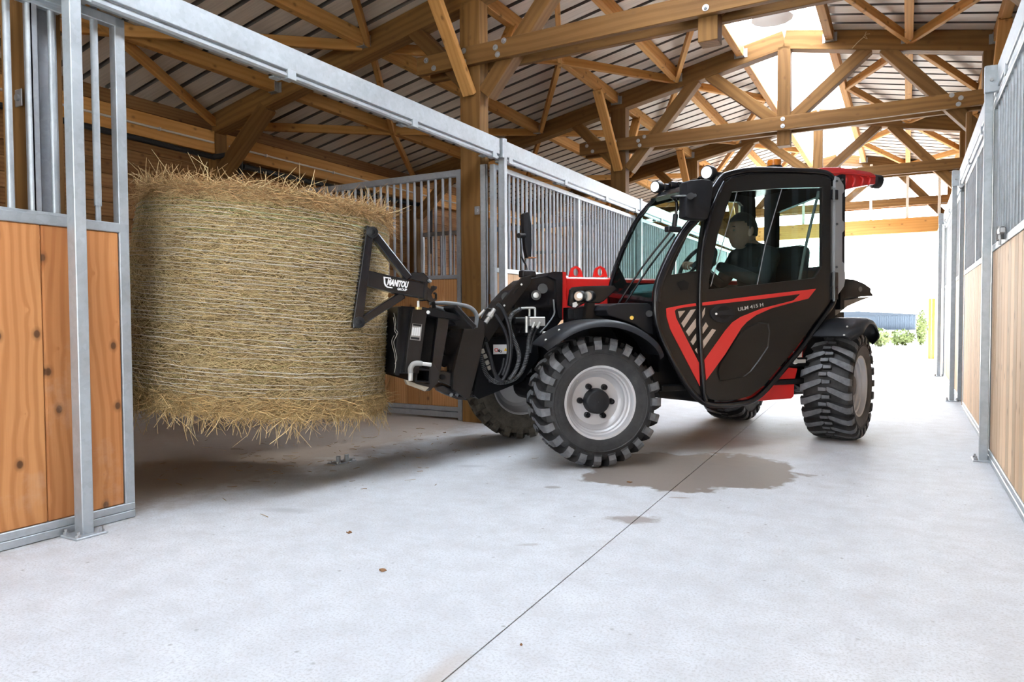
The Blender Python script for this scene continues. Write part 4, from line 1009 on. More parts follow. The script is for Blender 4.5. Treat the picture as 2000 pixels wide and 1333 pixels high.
bc = cyl('beacon', L(1512, 331, 0.25)+V((0, 0, -0.03)), L(1512, 331, 0.25)+V((0, 0, 0.022)), 0.058, DRK, n=20)
cyl('beacon_lens', L(1512, 331, 0.25)+V((0, 0, 0.02)), L(1512, 331, 0.25)+V((0, 0, 0.07)), 0.05, AMBER, bc, 20, 0.012)
# red roof canopy with ribs and its rear lamp
CAN = [(1583, 333), (1588, 331), (1610, 327), (1640, 326.5), (1690, 334), (1700, 336), (1709, 341), (1711, 345), (1710, 360), (1695, 362), (1668, 367), (1651, 371), (1645, 360), (1636, 345), (1600, 337)]
bm = bmesh.new(); bm_panel(bm, [L(*p, 0.36) for p in CAN], off=V((0, 0.50, 0))); edge_bevel(bm, 0.02, 30); can = tp('roof_canopy', bm, RED, smooth=True)
for x in (1652, 1668, 1684, 1698): tubep('canopy_rib', [L(x-4, 344, 0.365), L(x+1, 349, 0.368), L(x, 358, 0.366), L(x-3, 366-(x-1652)*0.1, 0.362)], 0.008, RED, can, k=3, n=6)
tubep('canopy_ridge', [L(1600, 338, 0.365), L(1640, 338, 0.366), L(1680, 341, 0.366), L(1709, 345, 0.365)], 0.007, RED, can, k=3, n=6)
rl = worklamp(L(1718, 356, 0.30), V((1, -0.25, -0.1)), 0.055, LAMPD, None); boxp('lamp_bracket', L(1700, 360, 0.28), L(1712, 367, 0.24), GREYP, rl, 0.004)
# engine hood
HD = [(1627, 588), (1640, 562), (1651, 545), (1668, 546), (1687, 553.5), (1701, 563), (1701, 571), (1705.5, 576), (1705, 578.5), (1684, 580)]
sp('engine_hood', HD, 0.44, 0.86, PLA, bev=0.02, smooth=True); sp('hood_badge', el(1681, 565, 3.2, 5.0, 12), 0.447, 0.006, GREYP)
sp('hood_underside', [(1600, 632), (1612, 606), (1627, 590), (1684, 581.5), (1704, 580), (1684, 587), (1680, 588.5), (1656, 599), (1634, 616), (1618, 624)], 0.42, 0.8, PALEG, bev=0.008)
boxp('hood_prop', L(1633, 610, 0.3), L(1641, 622, 0.26), DRK)

# --- front cowls, headlights
cw = sp('front_cowl', [(1184, 606), (1190, 598), (1205, 594), (1225, 592), (1266, 592.5), (1273, 597), (1277, 614), (1280, 656), (1262, 650), (1240, 634), (1205, 622), (1189, 617)], 0.55, 0.42, PLA, bev=0.008)
cyl('cowl_cap', L(1268, 613, 0.565), L(1268, 613, 0.54), 0.022, PLA, cw, 14)
cyl('marker_lamp', L(1234, 621, 0.566), L(1234, 621, 0.54), 0.0125, YEL, cw, 14)
sp('front_cowl', [(1120, 604), (1150, 597), (1195, 596), (1190, 617), (1178, 623), (1122, 624)], 0.40, 0.08, PLA, bev=0.006)
sp('lamp_post', [(1148, 592), (1162, 592), (1158, 622), (1143, 622)], 0.45, 0.04, MAT)
hb = sp('headlight_bracket', [(1115.5, 566), (1120, 561.5), (1144, 559), (1200, 558), (1206, 564.5), (1180, 588.5), (1171, 593), (1144, 591.5), (1126, 602), (1112, 597.5), (1112.5, 588.5)], 0.40, 0.03, BLK, bev=0.006)
for cx, lens in ((1130, LAMPD), (1148, LAMPD)):
    c = L(cx, 578.8, 0.43); b = worklamp(c, V((-1, -0.75, 0)), 0.036, lens, hb)
bm = bmesh.new(); bm_cyl(bm, L(1131.5, 578, 0.45), L(1131.5, 578, 0.445), 0.016, 12); tp('lamp_core', bm, LAMP, hb)
sp('white_tag', [(1119, 592), (1126, 590), (1129, 596), (1124, 601), (1119, 600)], 0.415, 0.006, WHITE, parent=hb)

# --- boom
b0 = L(1104, 541, -0.175); b1 = L(1104, 621, -0.175)
boom = boxp('boom', (b0.x, 0.175, b1.z), (2.55, 0.40, b0.z), RED, bev=0.012)
boxp('boom_tail', (2.35, 0.19, b1.z-0.05), (2.62, 0.45, b0.z+0.05), DRK, boom, 0.02)
sp('boom_flange', [(1099, 531), (1106, 532), (1107, 560), (1105, 575), (1107, 590), (1106, 622), (1098, 626)], -0.06, 0.30, RED, parent=boom, bev=0.004)
sp('boom_flange', [(1069, 540), (1072, 533), (1085, 531), (1099, 532), (1098, 624), (1092, 622), (1087, 600), (1086, 548)], -0.02, 0.30, BLK, parent=boom, bev=0.004)
for cx in (1125.5, 1173):
    o_ = [(cx-13, 541), (cx-11, 530), (cx-7, 523), (cx, 519.5), (cx+7, 523), (cx+11, 530), (cx+14, 541)]
    sp('lifting_eye', o_, -0.27, 0.022, RED, [el(cx, 532, 5.6, 7.6, 16)], parent=boom, bev=0.003)
bp = sp('boom_plate', [(1120, 562), (1121, 550), (1128, 544.5), (1150, 545), (1174, 548), (1179, 557), (1178, 562)], -0.205, 0.02, BLK, parent=boom, bev=0.003)
for q in ((1133, 549), (1172, 552)): cyl('plate_bolt', L(*q, -0.19), L(*q, -0.215), 0.014, CHROME, boom, 8)
hd_ = sp('boom_head', [(1005, 566), (1030, 546), (1060, 540), (1098, 540), (1098, 624), (1085, 642), (1060, 652), (1045, 700), (1018, 745), (985, 760), (940, 778), (918, 776), (926, 700), (955, 640), (985, 588)], -0.04, 0.24, BLK, bev=0.006)
sp('head_cheek', [(1020.5, 542), (1039, 538), (1037, 552), (990, 615), (955, 668), (947, 656), (949, 636), (984, 586)], 0.07, 0.03, MAT, parent=hd_, bev=0.004)
for q in ((1018.5, 556), (985, 597)): cyl('cheek_screw', L(*q, 0.077), L(*q, 0.06), 0.007, CHROME, hd_, 8)
sp('cheek_slot', [(1003, 573), (1012, 562), (1013, 564), (1005, 574)], 0.072, 0.003, DRK, parent=hd_)
cyl('boom_pin', L(1047, 577, 0.005), L(1047, 577, -0.06), 0.020, CHROME, hd_, 16, 0.003); cyl('pin_boss', L(1047, 577, -0.01), L(1047, 577, -0.06), 0.034, BLK, hd_, 18)
cyl('pin_boss', L(1060, 564, -0.02), L(1060, 564, -0.06), 0.034, BLK, hd_, 18); cyl('pin_boss', L(988, 580, 0.0), L(988, 580, -0.1), 0.03, BLK, hd_, 14)
sp('head_ledge', [(1006, 596), (1083, 596), (1085, 601), (1004, 602)], -0.01, 0.06, BLK, parent=hd_); sp('head_ledge', [(962, 651), (1040, 651), (1040, 657), (960, 657)], -0.005, 0.06, BLK, parent=hd_)
sp('head_lower', [(950, 660), (1050, 655), (1052, 700), (1020, 745), (985, 760), (935, 780), (925, 772), (935, 715)], -0.02, 0.2, DRK, parent=hd_)
tubep('steel_line', [L(1081, 585, 0.0), L(1082, 600, 0.0), L(1082, 615, 0.0), L(1068, 636, 0.02), L(1055, 650, 0.03)], 0.006, GREYP, hd_, k=3, n=6)
skr = sp('warning_sticker', [(963.5, 673.5), (1002, 673), (1001, 691), (964, 692.5)], 0.0, 0.005, WHITE, parent=hd_)
for q, m_ in ((el(969.5, 684, 3.4, 3.8, 14), RED),): sp('sticker_mark', q, 0.004, 0.003, m_, [el(969.5, 684, 2.4, 2.7, 14)], parent=hd_)
sp('sticker_mark', [(984.5, 686), (987.5, 680), (990.5, 686)], 0.004, 0.003, YEL, parent=hd_)
sp('sticker_mark', el(978, 687, 2.3, 2.3, 12), 0.004, 0.003, DRK, [el(978, 687, 1.4, 1.4, 12)], parent=hd_); sp('sticker_mark', [(972, 687), (975, 682), (976, 683), (975.5, 688)], 0.004, 0.003, DRK, parent=hd_)
sp('sticker_mark', el(994, 684, 2.6, 3.2, 12), 0.004, 0.003, RED, [el(994, 684, 1.7, 2.2, 12)], parent=hd_)
vb = boxp('valve_block', L(1035, 619.5, 0.13), L(1057.5, 637, 0.07), CHROME, hd_, 0.004)
for q in (((1017.5, 602.5), (1033, 602), (1034, 606), (1034, 618)), ((1030, 602), (1043, 602), (1045, 606), (1045, 619))): tubep('steel_line', [L(*p, 0.085) for p in q], 0.0075, CHROME, hd_, k=4)
for a, b in (((1044, 630), (1040, 641)), ((1055, 630), (1049, 641)), ((1028.5, 618), (1028.5, 650))): cyl('hydraulic_fitting', L(*a, 0.145), L(*b, 0.145), 0.0095, CHROME, hd_, 10)
boxp('solenoid', L(1006, 620, 0.08), L(1024, 633, 0.03), DRK, hd_, 0.008)
HW = 0.13
HZ = [[(971, 594), (978.5, 601), (989, 621), (996, 648), (998, 676), (996, 705), (988, 732), (978.5, 744), (966, 729), (957, 696), (949, 670)],
      [(965, 613), (978.5, 633), (988, 652), (993, 676), (991, 705), (982, 734)],
      [(1016, 603.5), (999, 616), (995, 637), (1002, 660), (1011, 682), (1013.5, 703), (1006, 726), (995, 741)],
      [(1040, 642), (1033, 662), (1031, 685), (1025, 711), (1015, 732), (998, 744), (975, 748), (957, 740), (945, 720), (940, 690)],
      [(1050, 641), (1043, 655), (1038, 672), (1036, 690)], [(985, 700), (980, 722), (968, 740), (955, 745)]]
for i, h_ in enumerate(HZ):
    ho = tubep('hydraulic_hose', [L(*p, HW-0.012*i) for p in h_], 0.0125 if i < 4 else 0.01, HOSE, hd_, k=5)
    if i in (2, 3):
        pts = catmull([L(*p, HW-0.012*i) for p in h_], 8); bm = bmesh.new(); spw = []
        for k in range(len(pts)*8):
            j = k/8; i0 = min(int(j), len(pts)-2); p = pts[i0].lerp(pts[i0+1], j-i0); t_ = (pts[i0+1]-pts[i0]).normalized(); n1 = t_.cross(V((0, 1, 0))).normalized(); n2 = t_.cross(n1)
            spw.append(p+(n1*math.cos(k*0.8)+n2*math.sin(k*0.8))*0.0135)
        bm_tube(bm, spw, 0.0016, 4); tp('spiral_guard', bm, GREYP, ho, True)
cyl('quick_coupler', L(966, 604, HW), L(948, 631, HW), 0.014, CHROME, hd_, 12, 0.002); cyl('quick_coupler', L(960, 613, HW), L(955, 620, HW), 0.021, CHROME, hd_, 8)
cyl('quick_coupler', L(946, 606, HW-0.03), L(934, 619, HW-0.03), 0.009, CHROME, hd_, 10); tubep('steel_line', [L(946, 606, 0.1), L(952, 602, 0.1), L(962, 606, 0.1)], 0.004, BLK, hd_, k=4, n=6)
for q in ((944, 690), (949, 700), (953, 712), (957, 722)): cyl('hydraulic_fitting', L(*q, 0.10), L(q[0]-3, q[1]-7, 0.10), 0.014, plain('dusty_fitting', (0.33, 0.30, 0.25), 0.6) if q[0] == 944 else bpy.data.materials['dusty_fitting'], hd_, 8)
cyl('tilt_cylinder', L(990, 690, -0.12), L(930, 765, -0.12), 0.045, BLK, hd_, 16)
cyl('hydraulic_fitting', L(1060, 651, 0.12), L(1078, 650, 0.12), 0.010, CHROME, hd_, 10)
mf = sp('boom_mirror', [(1021.6, 418), (1027, 415), (1033, 414), (1035, 420), (1038.5, 440), (1039.5, 480), (1038, 503), (1030, 504), (1026, 483), (1022.8, 443)], -0.04, 0.05, PLA, bev=0.008, smooth=True)
cyl('mirror_pivot', L(1013, 460.5, -0.03), L(1024, 460.5, -0.05), 0.018, PLA, mf, 14)
tubep('mirror_arm', [L(1016, 461, -0.04), L(1017, 480, -0.04), L(1018.5, 500, -0.04), L(1023, 511, -0.04), L(1028, 522, -0.04), L(1030, 540, -0.04)], 0.0065, BLK, mf, k=4)
boxp('mirror_base', L(1021, 528, 0.02), L(1039, 543, -0.05), BLK, mf, 0.006); boxp('mirror_tip', L(1033, 502, -0.03), L(1039, 506, -0.10), plain('orange_reflector', (0.5, 0.2, 0.08), 0.4), mf, 0.002)

# --- tool carriage on the boom nose
cg = sp('carriage_side', [(912, 619), (933, 618.5), (947, 630), (947, 654), (937, 704), (918, 778), (912, 781), (884, 760), (886, 726)], 0.30, 0.035, MAT, bev=0.004)
sp('carriage_side', [(912, 619), (933, 618.5), (947, 630), (947, 654), (937, 704), (918, 778), (912, 781), (884, 760), (886, 726)], -0.28, 0.035, MAT, parent=cg)
a_, b_ = L(858, 617, 0.28), L(915, 636, 0.28)
boxp('carriage_top_bar', (a_.x, -0.28, b_.z), (b_.x, 0.30, a_.z), BLK, cg, 0.01)
a_, b_ = L(886, 730, 0.28), L(925, 768, 0.28); boxp('carriage_bottom_bar', (a_.x, -0.28, b_.z), (b_.x, 0.30, a_.z), BLK, cg, 0.01)
sp('carriage_web', [(862, 640), (912, 625), (930, 640), (915, 760), (880, 740)], 0.02, 0.04, DRK, [el(884, 652, 9, 7, 12), el(868, 706, 8, 12, 12)], parent=cg)
sp('carriage_lug', [(850, 732), (856, 726), (868, 725), (884, 729), (884, 756), (860, 748), (852, 742)], 0.27, 0.04, BLK, parent=cg, bev=0.006)
cyl('carriage_pin', L(865, 737, 0.285), L(865, 737, 0.2), 0.016, DRK, cg, 14)
sp('lower_lever', [(852, 756), (866, 752), (885, 762), (912, 780), (914, 783), (895, 781), (868, 771), (855, 764)], 0.22, 0.05, BLK, parent=cg, bev=0.006)
cyl('lever_pin', L(881, 772, 0.235), L(881, 772, 0.2), 0.011, GREYP, cg, 14); cyl('lever_pin', L(891, 774, 0.235), L(895, 768, 0.235), 0.010, GREYP, cg, 10)
for u_ in (-0.72, -0.55): pass

# ------------------------------------------------------------------ bale clamp
BK = thing('bale_clamp', 'black bale clamp attachment with white lettering pressed against the hay bale', 'attachment', TO-TU*1.1+V((0, 0, 0.9)), 0)
def kp(name, bm, mats, parent=None, smooth=False, ang=40): return obj(name, bm, mats, parent or BK, TMX, smooth, ang)
def ks(name, px, w, t, mat, holes=(), parent=None, bev=0.0, smooth=False):
    bm = bmesh.new(); bm_panel(bm, [L(*p, w) for p in px], [[L(*p, w) for p in h] for h in holes], V((0, t, 0)))
    if bev: edge_bevel(bm, bev)
    return kp(name, bm, mat, parent, smooth)
def kc(name, A, B, r, mat, parent=None, n=18, bev=0.0):
    bm = bmesh.new(); bm_cyl(bm, A, B, r, n)
    if bev: edge_bevel(bm, bev, 50)
    return kp(name, bm, mat, parent, True, 35)
def kb(name, A, B, wd, ht, mat, parent=None, bev=0.005):
    M, ln = frame_between(A, B, V((0, 1, 0))); bm = bmesh.new(); bm_box(bm, (ln, wd, ht), M, bev); return kp(name, bm, mat, parent)
AW = 0.62
pad = ks('clamp_pad', [(716.5, 440.5), (729, 445), (729, 465), (711, 614), (703, 642), (690, 641), (689, 632), (703, 540)], AW, 0.075, BLK, bev=0.005)
for i in range(26):   # ribbed face towards the bale
    t_ = (i+0.5)/26; p = L(716.5+(689-716.5)*t_, 441+(634-441)*t_, AW-0.04)
    bm = bmesh.new(); bm_box2(bm, p+V((-0.008, -0.035, -0.006)), p+V((0.002, 0.035, 0.006)), 0.002); kp('pad_rib', bm, PLA, pad)
arm = ks('clamp_arm', [(719.5, 528), (776, 542), (833, 554.5), (829, 583.5), (775, 574), (716.5, 559.5)], AW-0.005, 0.075, BLK, bev=0.005)
kb('arm_brace', L(730, 460, AW-0.04), L(797, 545, AW-0.04), 0.042, 0.06, BLK, arm); kb('arm_brace', L(704, 628, AW-0.04), L(786, 576, AW-0.04), 0.042, 0.06, BLK, arm)
for q in ((727.5, 454), (701.5, 630)):
    kc('pivot_boss', L(*q, AW+0.014), L(*q, AW-0.09), 0.030, DRK, arm, 20, 0.004); kc('pivot_pin', L(*q, AW+0.022), L(*q, AW), 0.015, DRK, arm, 12, 0.003)
lettering('lettering', 'MANITOU', L(755.5, 557.5, AW), L(797, 563.5, AW), 0.036, WHITE, arm, shear=0.2, bold=0.055, M=TMX)
lettering('lettering', 'GROUP', L(776, 567, AW), L(794.5, 569.5, AW), 0.0135, WHITE, arm, bold=0.035, M=TMX)
cq = lambda x, y: (670+x/5.125, 420+y/5.125)
ks('logo_mark', [cq(*p) for p in ((406, 618), (480, 630), (481, 640), (421, 631), (423, 655), (426, 684), (434, 704), (448, 717), (496, 727), (494, 735), (440, 727), (421, 711), (411, 688))], AW-0.0005, 0.005, WHITE, parent=arm)
ks('arm_end_plate', [(830, 550), (836, 552), (833, 588), (827, 586)], AW+0.004, 0.10, BLK, parent=arm, bev=0.003)
ks('arm_mount', [(799, 538), (806, 532), (828, 533), (840, 546), (841, 552), (836, 554), (800, 545)], AW-0.02, 0.12, BLK, bev=0.004, parent=arm)
kc('mount_bolt', L(836, 547, AW-0.01), L(842, 551, AW-0.01), 0.008, GREYP, arm, 8)
ks('hook_plate', [(834, 560), (842, 566), (846, 558), (854, 560), (853, 565), (847, 569), (843, 576), (846, 584), (852, 583), (852, 575), (848, 574), (850, 571), (854, 574), (854, 585), (848, 590), (840, 590), (834, 586)], 0.35, 0.03, BLK, bev=0.002)
kc('mount_stud', L(817, 588, AW-0.03), L(817, 602, AW-0.03), 0.008, CHROME, arm, 10); kc('mount_stud', L(817, 600, AW-0.03), L(817, 605, AW-0.03), 0.020, plain('brass_nut', (0.5, 0.36, 0.16), 0.35, 0.8), arm, 12)
kc('linch_ring', L(836, 610, AW-0.05), L(837, 611, AW-0.06), 0.01, CHROME, arm, 10)
# far arm and pad, mirrored (behind the bale)
for nm, px, mat_ in (('clamp_pad', [(716.5, 440.5), (729, 445), (711, 614), (703, 642), (690, 641), (703, 540)], BLK), ('clamp_arm', [(719.5, 528), (833, 554.5), (829, 583.5), (716.5, 559.5)], BLK)):
    bm = bmesh.new(); bm_panel(bm, [V((p.x, AW-0.07, p.z)) for p in [L(*q, AW) for q in px]], off=V((0, 0.07, 0))); kp(nm, bm, mat_)
# main frame: crosswise box, uprights, skid
fr = ks('main_frame', [(783, 598), (812, 600), (832, 604), (828, 640), (812, 732), (780, 730), (778, 640)], 0.46, 0.95, DRK, bev=0.006)
ks('frame_upright', [(806, 604), (834, 607), (834, 613), (822, 700), (818, 730), (791, 728), (797, 665)], 0.50, 0.05, MAT, parent=fr, bev=0.003)
ks('frame_upright', [(777, 600), (790, 600), (787, 660), (780, 735), (772, 733)], 0.46, 0.9, DRK, parent=fr, bev=0.003)
ks('frame_upright', [(856, 618), (878, 624), (872, 660), (858, 740), (842, 728), (850, 660)], 0.40, 0.045, BLK, parent=fr, bev=0.003)
ks('frame_hood', [(826, 600), (846, 604), (905, 616), (912, 620), (906, 626), (852, 620), (826, 612)], 0.44, 0.7, DRK, parent=fr, bev=0.003)
ks('frame_back', [(832, 612), (856, 618), (848, 668), (838, 728), (820, 730)], 0.20, 0.04, DRK, parent=fr)
lb = ks('rating_plate', [(806, 632), (824.5, 634), (821, 666), (801, 663.5)], 0.505, 0.004, plain('rating_plate_grey', (0.36, 0.34, 0.32), 0.5), parent=fr)
cl_ = lambda x, y: (760+x/5.555, 560+y/5.555)
for k in range(4):
    x_ = 255+k*23; ks('plate_field', [cl_(x_, 442+k*3-k*k), cl_(x_+18, 444+k*3-k*k), cl_(x_+8, 532+k*2), cl_(x_-10, 530+k*2)], 0.509, 0.003, WHITE, parent=fr)
ks('plate_field', [cl_(262, 404), cl_(352, 414), cl_(347, 436), cl_(258, 424)], 0.509, 0.003, DRK, parent=fr); ks('plate_field', [cl_(238, 545), cl_(330, 556), cl_(328, 580), cl_(234, 566)], 0.509, 0.003, DRK, parent=fr)
sq = [(812, 720), (841, 722), (840, 749), (810, 747)]; sqi = [(816, 723.5), (838, 725), (837, 745), (814, 744)]
ks('skid_tube', sq, 0.50, 0.95, DRK, [sqi], parent=fr)
ks('skid_flange', [(838, 708), (846, 709), (858, 727), (856, 748), (840, 764), (828, 765), (812, 757), (795, 750), (792, 742), (812, 748), (840, 750)], 0.49, 0.03, MAT, parent=fr, bev=0.003)
ks('muddy_edge', [(792, 742), (800, 745), (818, 752), (838, 757), (830, 765), (812, 758), (796, 752)], 0.497, 0.04, plain('dried_mud', (0.30, 0.26, 0.2), 0.9, bmp=0.5), parent=fr)
tubep_k = lambda name, pts, r, mat, parent, k=5, n=10: kp(name, (lambda bm: (bm_tube(bm, catmull(pts, k), r, n), bm)[1])(bmesh.new()), mat, parent, True, 60)
elb = plain('grey_elbow', (0.30, 0.30, 0.29), 0.6)
tubep_k('pipe_elbow', [L(802, 729, 0.53), L(802, 720, 0.53), L(807, 712, 0.53), L(815, 710, 0.53), L(824, 711, 0.53)], 0.015, elb, fr, 5, 12)
kc('pipe_stub', L(802, 728, 0.53), L(801.5, 744, 0.53), 0.013, CHROME, fr, 12); kc('pipe_stub', L(823, 711, 0.53), L(842, 713, 0.53), 0.011, CHROME, fr, 12)
for h_ in ([(839, 593), (868, 592), (895, 595), (916, 600), (927, 609), (931, 620), (929, 640)], [(843, 598), (868, 605), (893, 613), (905, 622)]):
    tubep_k('supply_hose', [L(*p, 0.30) for p in h_], 0.0125, GHOSE, BK, 5, 10)
kc('hose_clip', L(846, 590, 0.33), L(848, 602, 0.33), 0.012, DRK, BK, 10)
kb('hitch_lug', L(862, 600, 0.25), L(900, 640, 0.25), 0.03, 0.5, DRK, BK)

# ------------------------------------------------------------------ round hay bale
def attr_mat(name, rough=0.75, trans=0.0):
    m, t, b = nodes_of(name); a = N(t, 'ShaderNodeAttribute'); a.attribute_name = 'tone'
    t.links.new(a.outputs['Color'], b.inputs['Base Color']); b.inputs['Roughness'].default_value = rough; b.inputs['Specular IOR Level'].default_value = 0.25
    return m
STRAW = attr_mat('dry_hay')
def hay_core():
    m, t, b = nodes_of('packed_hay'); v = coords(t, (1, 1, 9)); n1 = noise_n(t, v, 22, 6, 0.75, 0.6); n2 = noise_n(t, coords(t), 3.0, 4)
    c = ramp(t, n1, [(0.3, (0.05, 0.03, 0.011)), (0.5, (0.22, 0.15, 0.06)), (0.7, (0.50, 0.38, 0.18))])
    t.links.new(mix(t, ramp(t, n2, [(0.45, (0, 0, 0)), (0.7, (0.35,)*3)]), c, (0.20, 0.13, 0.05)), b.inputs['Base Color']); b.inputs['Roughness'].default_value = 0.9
    bump(t, b, n1, 0.8, 0.02); return m
HAYC = hay_core()
BC = TO-TU*1.86+V((0, 0, 1.0))
BH = 1.12; tilt_ax = V((FW.x, FW.y, 0)).normalized()
BM = Matrix.Translation(BC) @ Matrix.Rotation(math.radians(5.0), 4, tilt_ax)
def b_r(z, a):
    t_ = z/(BH/2)
    r = 0.693-0.012*t_ - 0.02*max(0, t_)**4 - 0.004*max(0, -t_)**6
    return r+0.010*math.sin(3*a+1.0)+0.008*math.sin(5*a+z*4)
BALE = thing('hay_bale', 'big round hay bale standing on end, held off the floor by the black clamp', 'hay bale', (BC.x, BC.y, 0.43))
bm = bmesh.new(); NA, NZ = 128, 40; rows = []
for i in range(NZ+1):
    z = -BH/2+BH*i/NZ; row = []
    for k in range(NA):
        a = 2*math.pi*k/NA; e = 1.0 if 0 < i < NZ else 0.97
        r = (b_r(z, a)-0.012+0.010*noise.noise(V((math.cos(a)*9, math.sin(a)*9, z*14))))*e
        row.append(bm.verts.new(BM @ V((r*math.cos(a), r*math.sin(a), z+(0.012*noise.noise(V((a*3, 0, 2))) if i in (0, NZ) else 0)))))
    rows.append(row)
for A, B in zip(rows[:-1], rows[1:]):
    for k in range(NA): bm.faces.new((A[k], A[(k+1) % NA], B[(k+1) % NA], B[k]))
bm.faces.new(rows[0][::-1]); bm.faces.new(rows[-1])
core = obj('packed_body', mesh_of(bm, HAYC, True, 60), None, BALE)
def straws(name, base, dirs, lens, cols, rad, parent, bend=0.15, mat=STRAW):
    """many bent three-sided straws as one mesh"""
    n = len(base); d = dirs/np.linalg.norm(dirs, axis=1, keepdims=True)
    q = rng.normal(size=(n, 3)); s1 = np.cross(d, q); s1 /= np.linalg.norm(s1, axis=1, keepdims=True); s2 = np.cross(d, s1)
    ks = rng.normal(size=(n, 1))*bend
    P = [base, base+d*(lens*0.5)[:, None]+s1*ks*(lens*0.5)[:, None], base+d*lens[:, None]+s2*ks*0.3*lens[:, None]]
    vs = np.empty((n, 9, 3))
    for i, p in enumerate(P):
        rr = (rad*(1.0, 0.95, 0.6)[i])[:, None]
        for j in range(3):
            a = 2*math.pi*j/3; vs[:, i*3+j] = p+(s1*math.cos(a)+s2*math.sin(a))*rr
    f0 = []
    for i in range(2):
        for j in range(3): f0.append((i*3+j, i*3+(j+1) % 3, i*3+3+(j+1) % 3, i*3+3+j))
    f0 = np.array(f0); F = (f0[None]+(np.arange(n)*9)[:, None, None]).reshape(-1, 4)
    me = bpy.data.meshes.new('m'); me.vertices.add(n*9); me.vertices.foreach_set('co', vs.reshape(-1))
    me.loops.add(len(F)*4); me.loops.foreach_set('vertex_index', F.reshape(-1).astype(np.int32)); me.polygons.add(len(F)); me.polygons.foreach_set('loop_start', np.arange(len(F), dtype=np.int32)*4)
    at = me.attributes.new('tone', 'FLOAT_COLOR', 'POINT'); c4 = np.ones((n, 9, 4)); c4[:, :, :3] = cols[:, None, :]; at.data.foreach_set('color', c4.reshape(-1))
    me.materials.append(mat); me.update(calc_edges=True); me.validate()
    o = obj(name, me, None, parent); o['kind'] = 'stuff'; return o
BMn = np.array(BM)
def to_w(p): return p @ BMn[:3, :3].T+BMn[:3, 3]
def dir_w(d): return d @ BMn[:3, :3].T
def tones(n, lo, hi, spread=0.5):
    t_ = rng.random((n, 1))**spread; c = np.array(lo)*(1-t_)+np.array(hi)*t_
    return np.clip(c*(1+rng.normal(size=(n, 1))*0.12), 0.01, 1)
va = np.vectorize(b_r)
# the side of the bale
n = 100000; a = rng.uniform(0, 2*math.pi, n); z = rng.uniform(-BH/2, BH/2, n); r = va(z, a)-rng.uniform(-0.002, 0.012, n)
ct = np.stack([-np.sin(a), np.cos(a), np.zeros(n)], 1); er = np.stack([np.cos(a), np.sin(a), np.zeros(n)], 1)
ang = rng.normal(size=n)*0.34; loose = rng.random(n) < 0.16; ang[loose] = rng.uniform(-1.5, 1.5, loose.sum())
sg = rng.choice([-1, 1], n)[:, None]
d = ct*sg*np.cos(ang)[:, None]+np.array([0, 0, 1])*np.sin(ang)[:, None]+er*(rng.normal(size=(n, 1))*0.05-0.03)
ln = rng.uniform(0.02, 0.085, n); p = np.stack([r*np.cos(a), r*np.sin(a), z], 1)-d*(ln*0.5)[:, None]
band = 0.75+0.25*np.sin(z*31+np.sin(a*3)*1.5)
cols = tones(n, (0.30, 0.185, 0.07), (0.95, 0.76, 0.42), 0.7)*(0.93+0.07*band)[:, None]
gr = rng.random(n) < 0.03; cols[gr] = tones(gr.sum(), (0.22, 0.22, 0.06), (0.45, 0.44, 0.16))
straws('hay_stems', to_w(p), dir_w(d), ln, cols, rng.uniform(0.0005, 0.0010, n), BALE)
# frayed top and bottom rims
for sgn, n, lo, hi, lmax in ((1, 6500, (0.22, 0.115, 0.045), (0.58, 0.38, 0.18), 0.12), (-1, 6500, (0.22, 0.125, 0.045), (0.74, 0.53, 0.25), 0.12)):
    a = rng.uniform(0, 2*math.pi, n); dz = rng.random(n)**1.6*(0.075 if sgn > 0 else 0.10); z = sgn*(BH/2-dz+0.005)
    r = va(np.clip(z, -BH/2, BH/2), a)-rng.uniform(-0.004, 0.06, n)*(dz < 0.02)
    er = np.stack([np.cos(a), np.sin(a), np.zeros(n)], 1); ct = np.stack([-np.sin(a), np.cos(a), np.zeros(n)], 1)
    out = np.clip(rng.normal(0.06 if sgn > 0 else 0.08, 0.16, (n, 1)), -0.2, 0.6)
    d = ct*rng.normal(size=(n, 1))*0.9+er*out+np.array([0, 0, sgn*1.0])*np.clip(rng.normal(0.0 if sgn > 0 else 0.16, 0.28, (n, 1)), -0.5, 1.0)
    ln = rng.uniform(0.03, lmax, n); straws('frayed_rim', to_w(np.stack([r*np.cos(a), r*np.sin(a), z], 1)), dir_w(d), ln, tones(n, lo, hi), rng.uniform(0.0009, 0.0019, n), BALE, 0.25)
# long single stems
n = 520; a = rng.uniform(0, 2*math.pi, n); up = rng.random(n) < 0.32; z = np.where(up, BH/2-0.02, -BH/2+rng.random(n)*0.06); r = va(np.clip(z, -BH/2, BH/2), a)-0.01
er = np.stack([np.cos(a), np.sin(a), np.zeros(n)], 1); ct = np.stack([-np.sin(a), np.cos(a), np.zeros(n)], 1)
d = ct*rng.normal(size=(n, 1))*0.8+er*rng.normal(0.1, 0.25, (n, 1))+np.stack([np.zeros(n), np.zeros(n), np.where(up, rng.uniform(0.1, 0.7, n), -rng.uniform(0.5, 1.5, n))], 1)
straws('long_stems', to_w(np.stack([r*np.cos(a), r*np.sin(a), z], 1)), dir_w(d), rng.uniform(0.08, 0.20, n), tones(n, (0.4, 0.27, 0.12), (0.72, 0.56, 0.3)), rng.uniform(0.0013, 0.0023, n), BALE, 0.3)
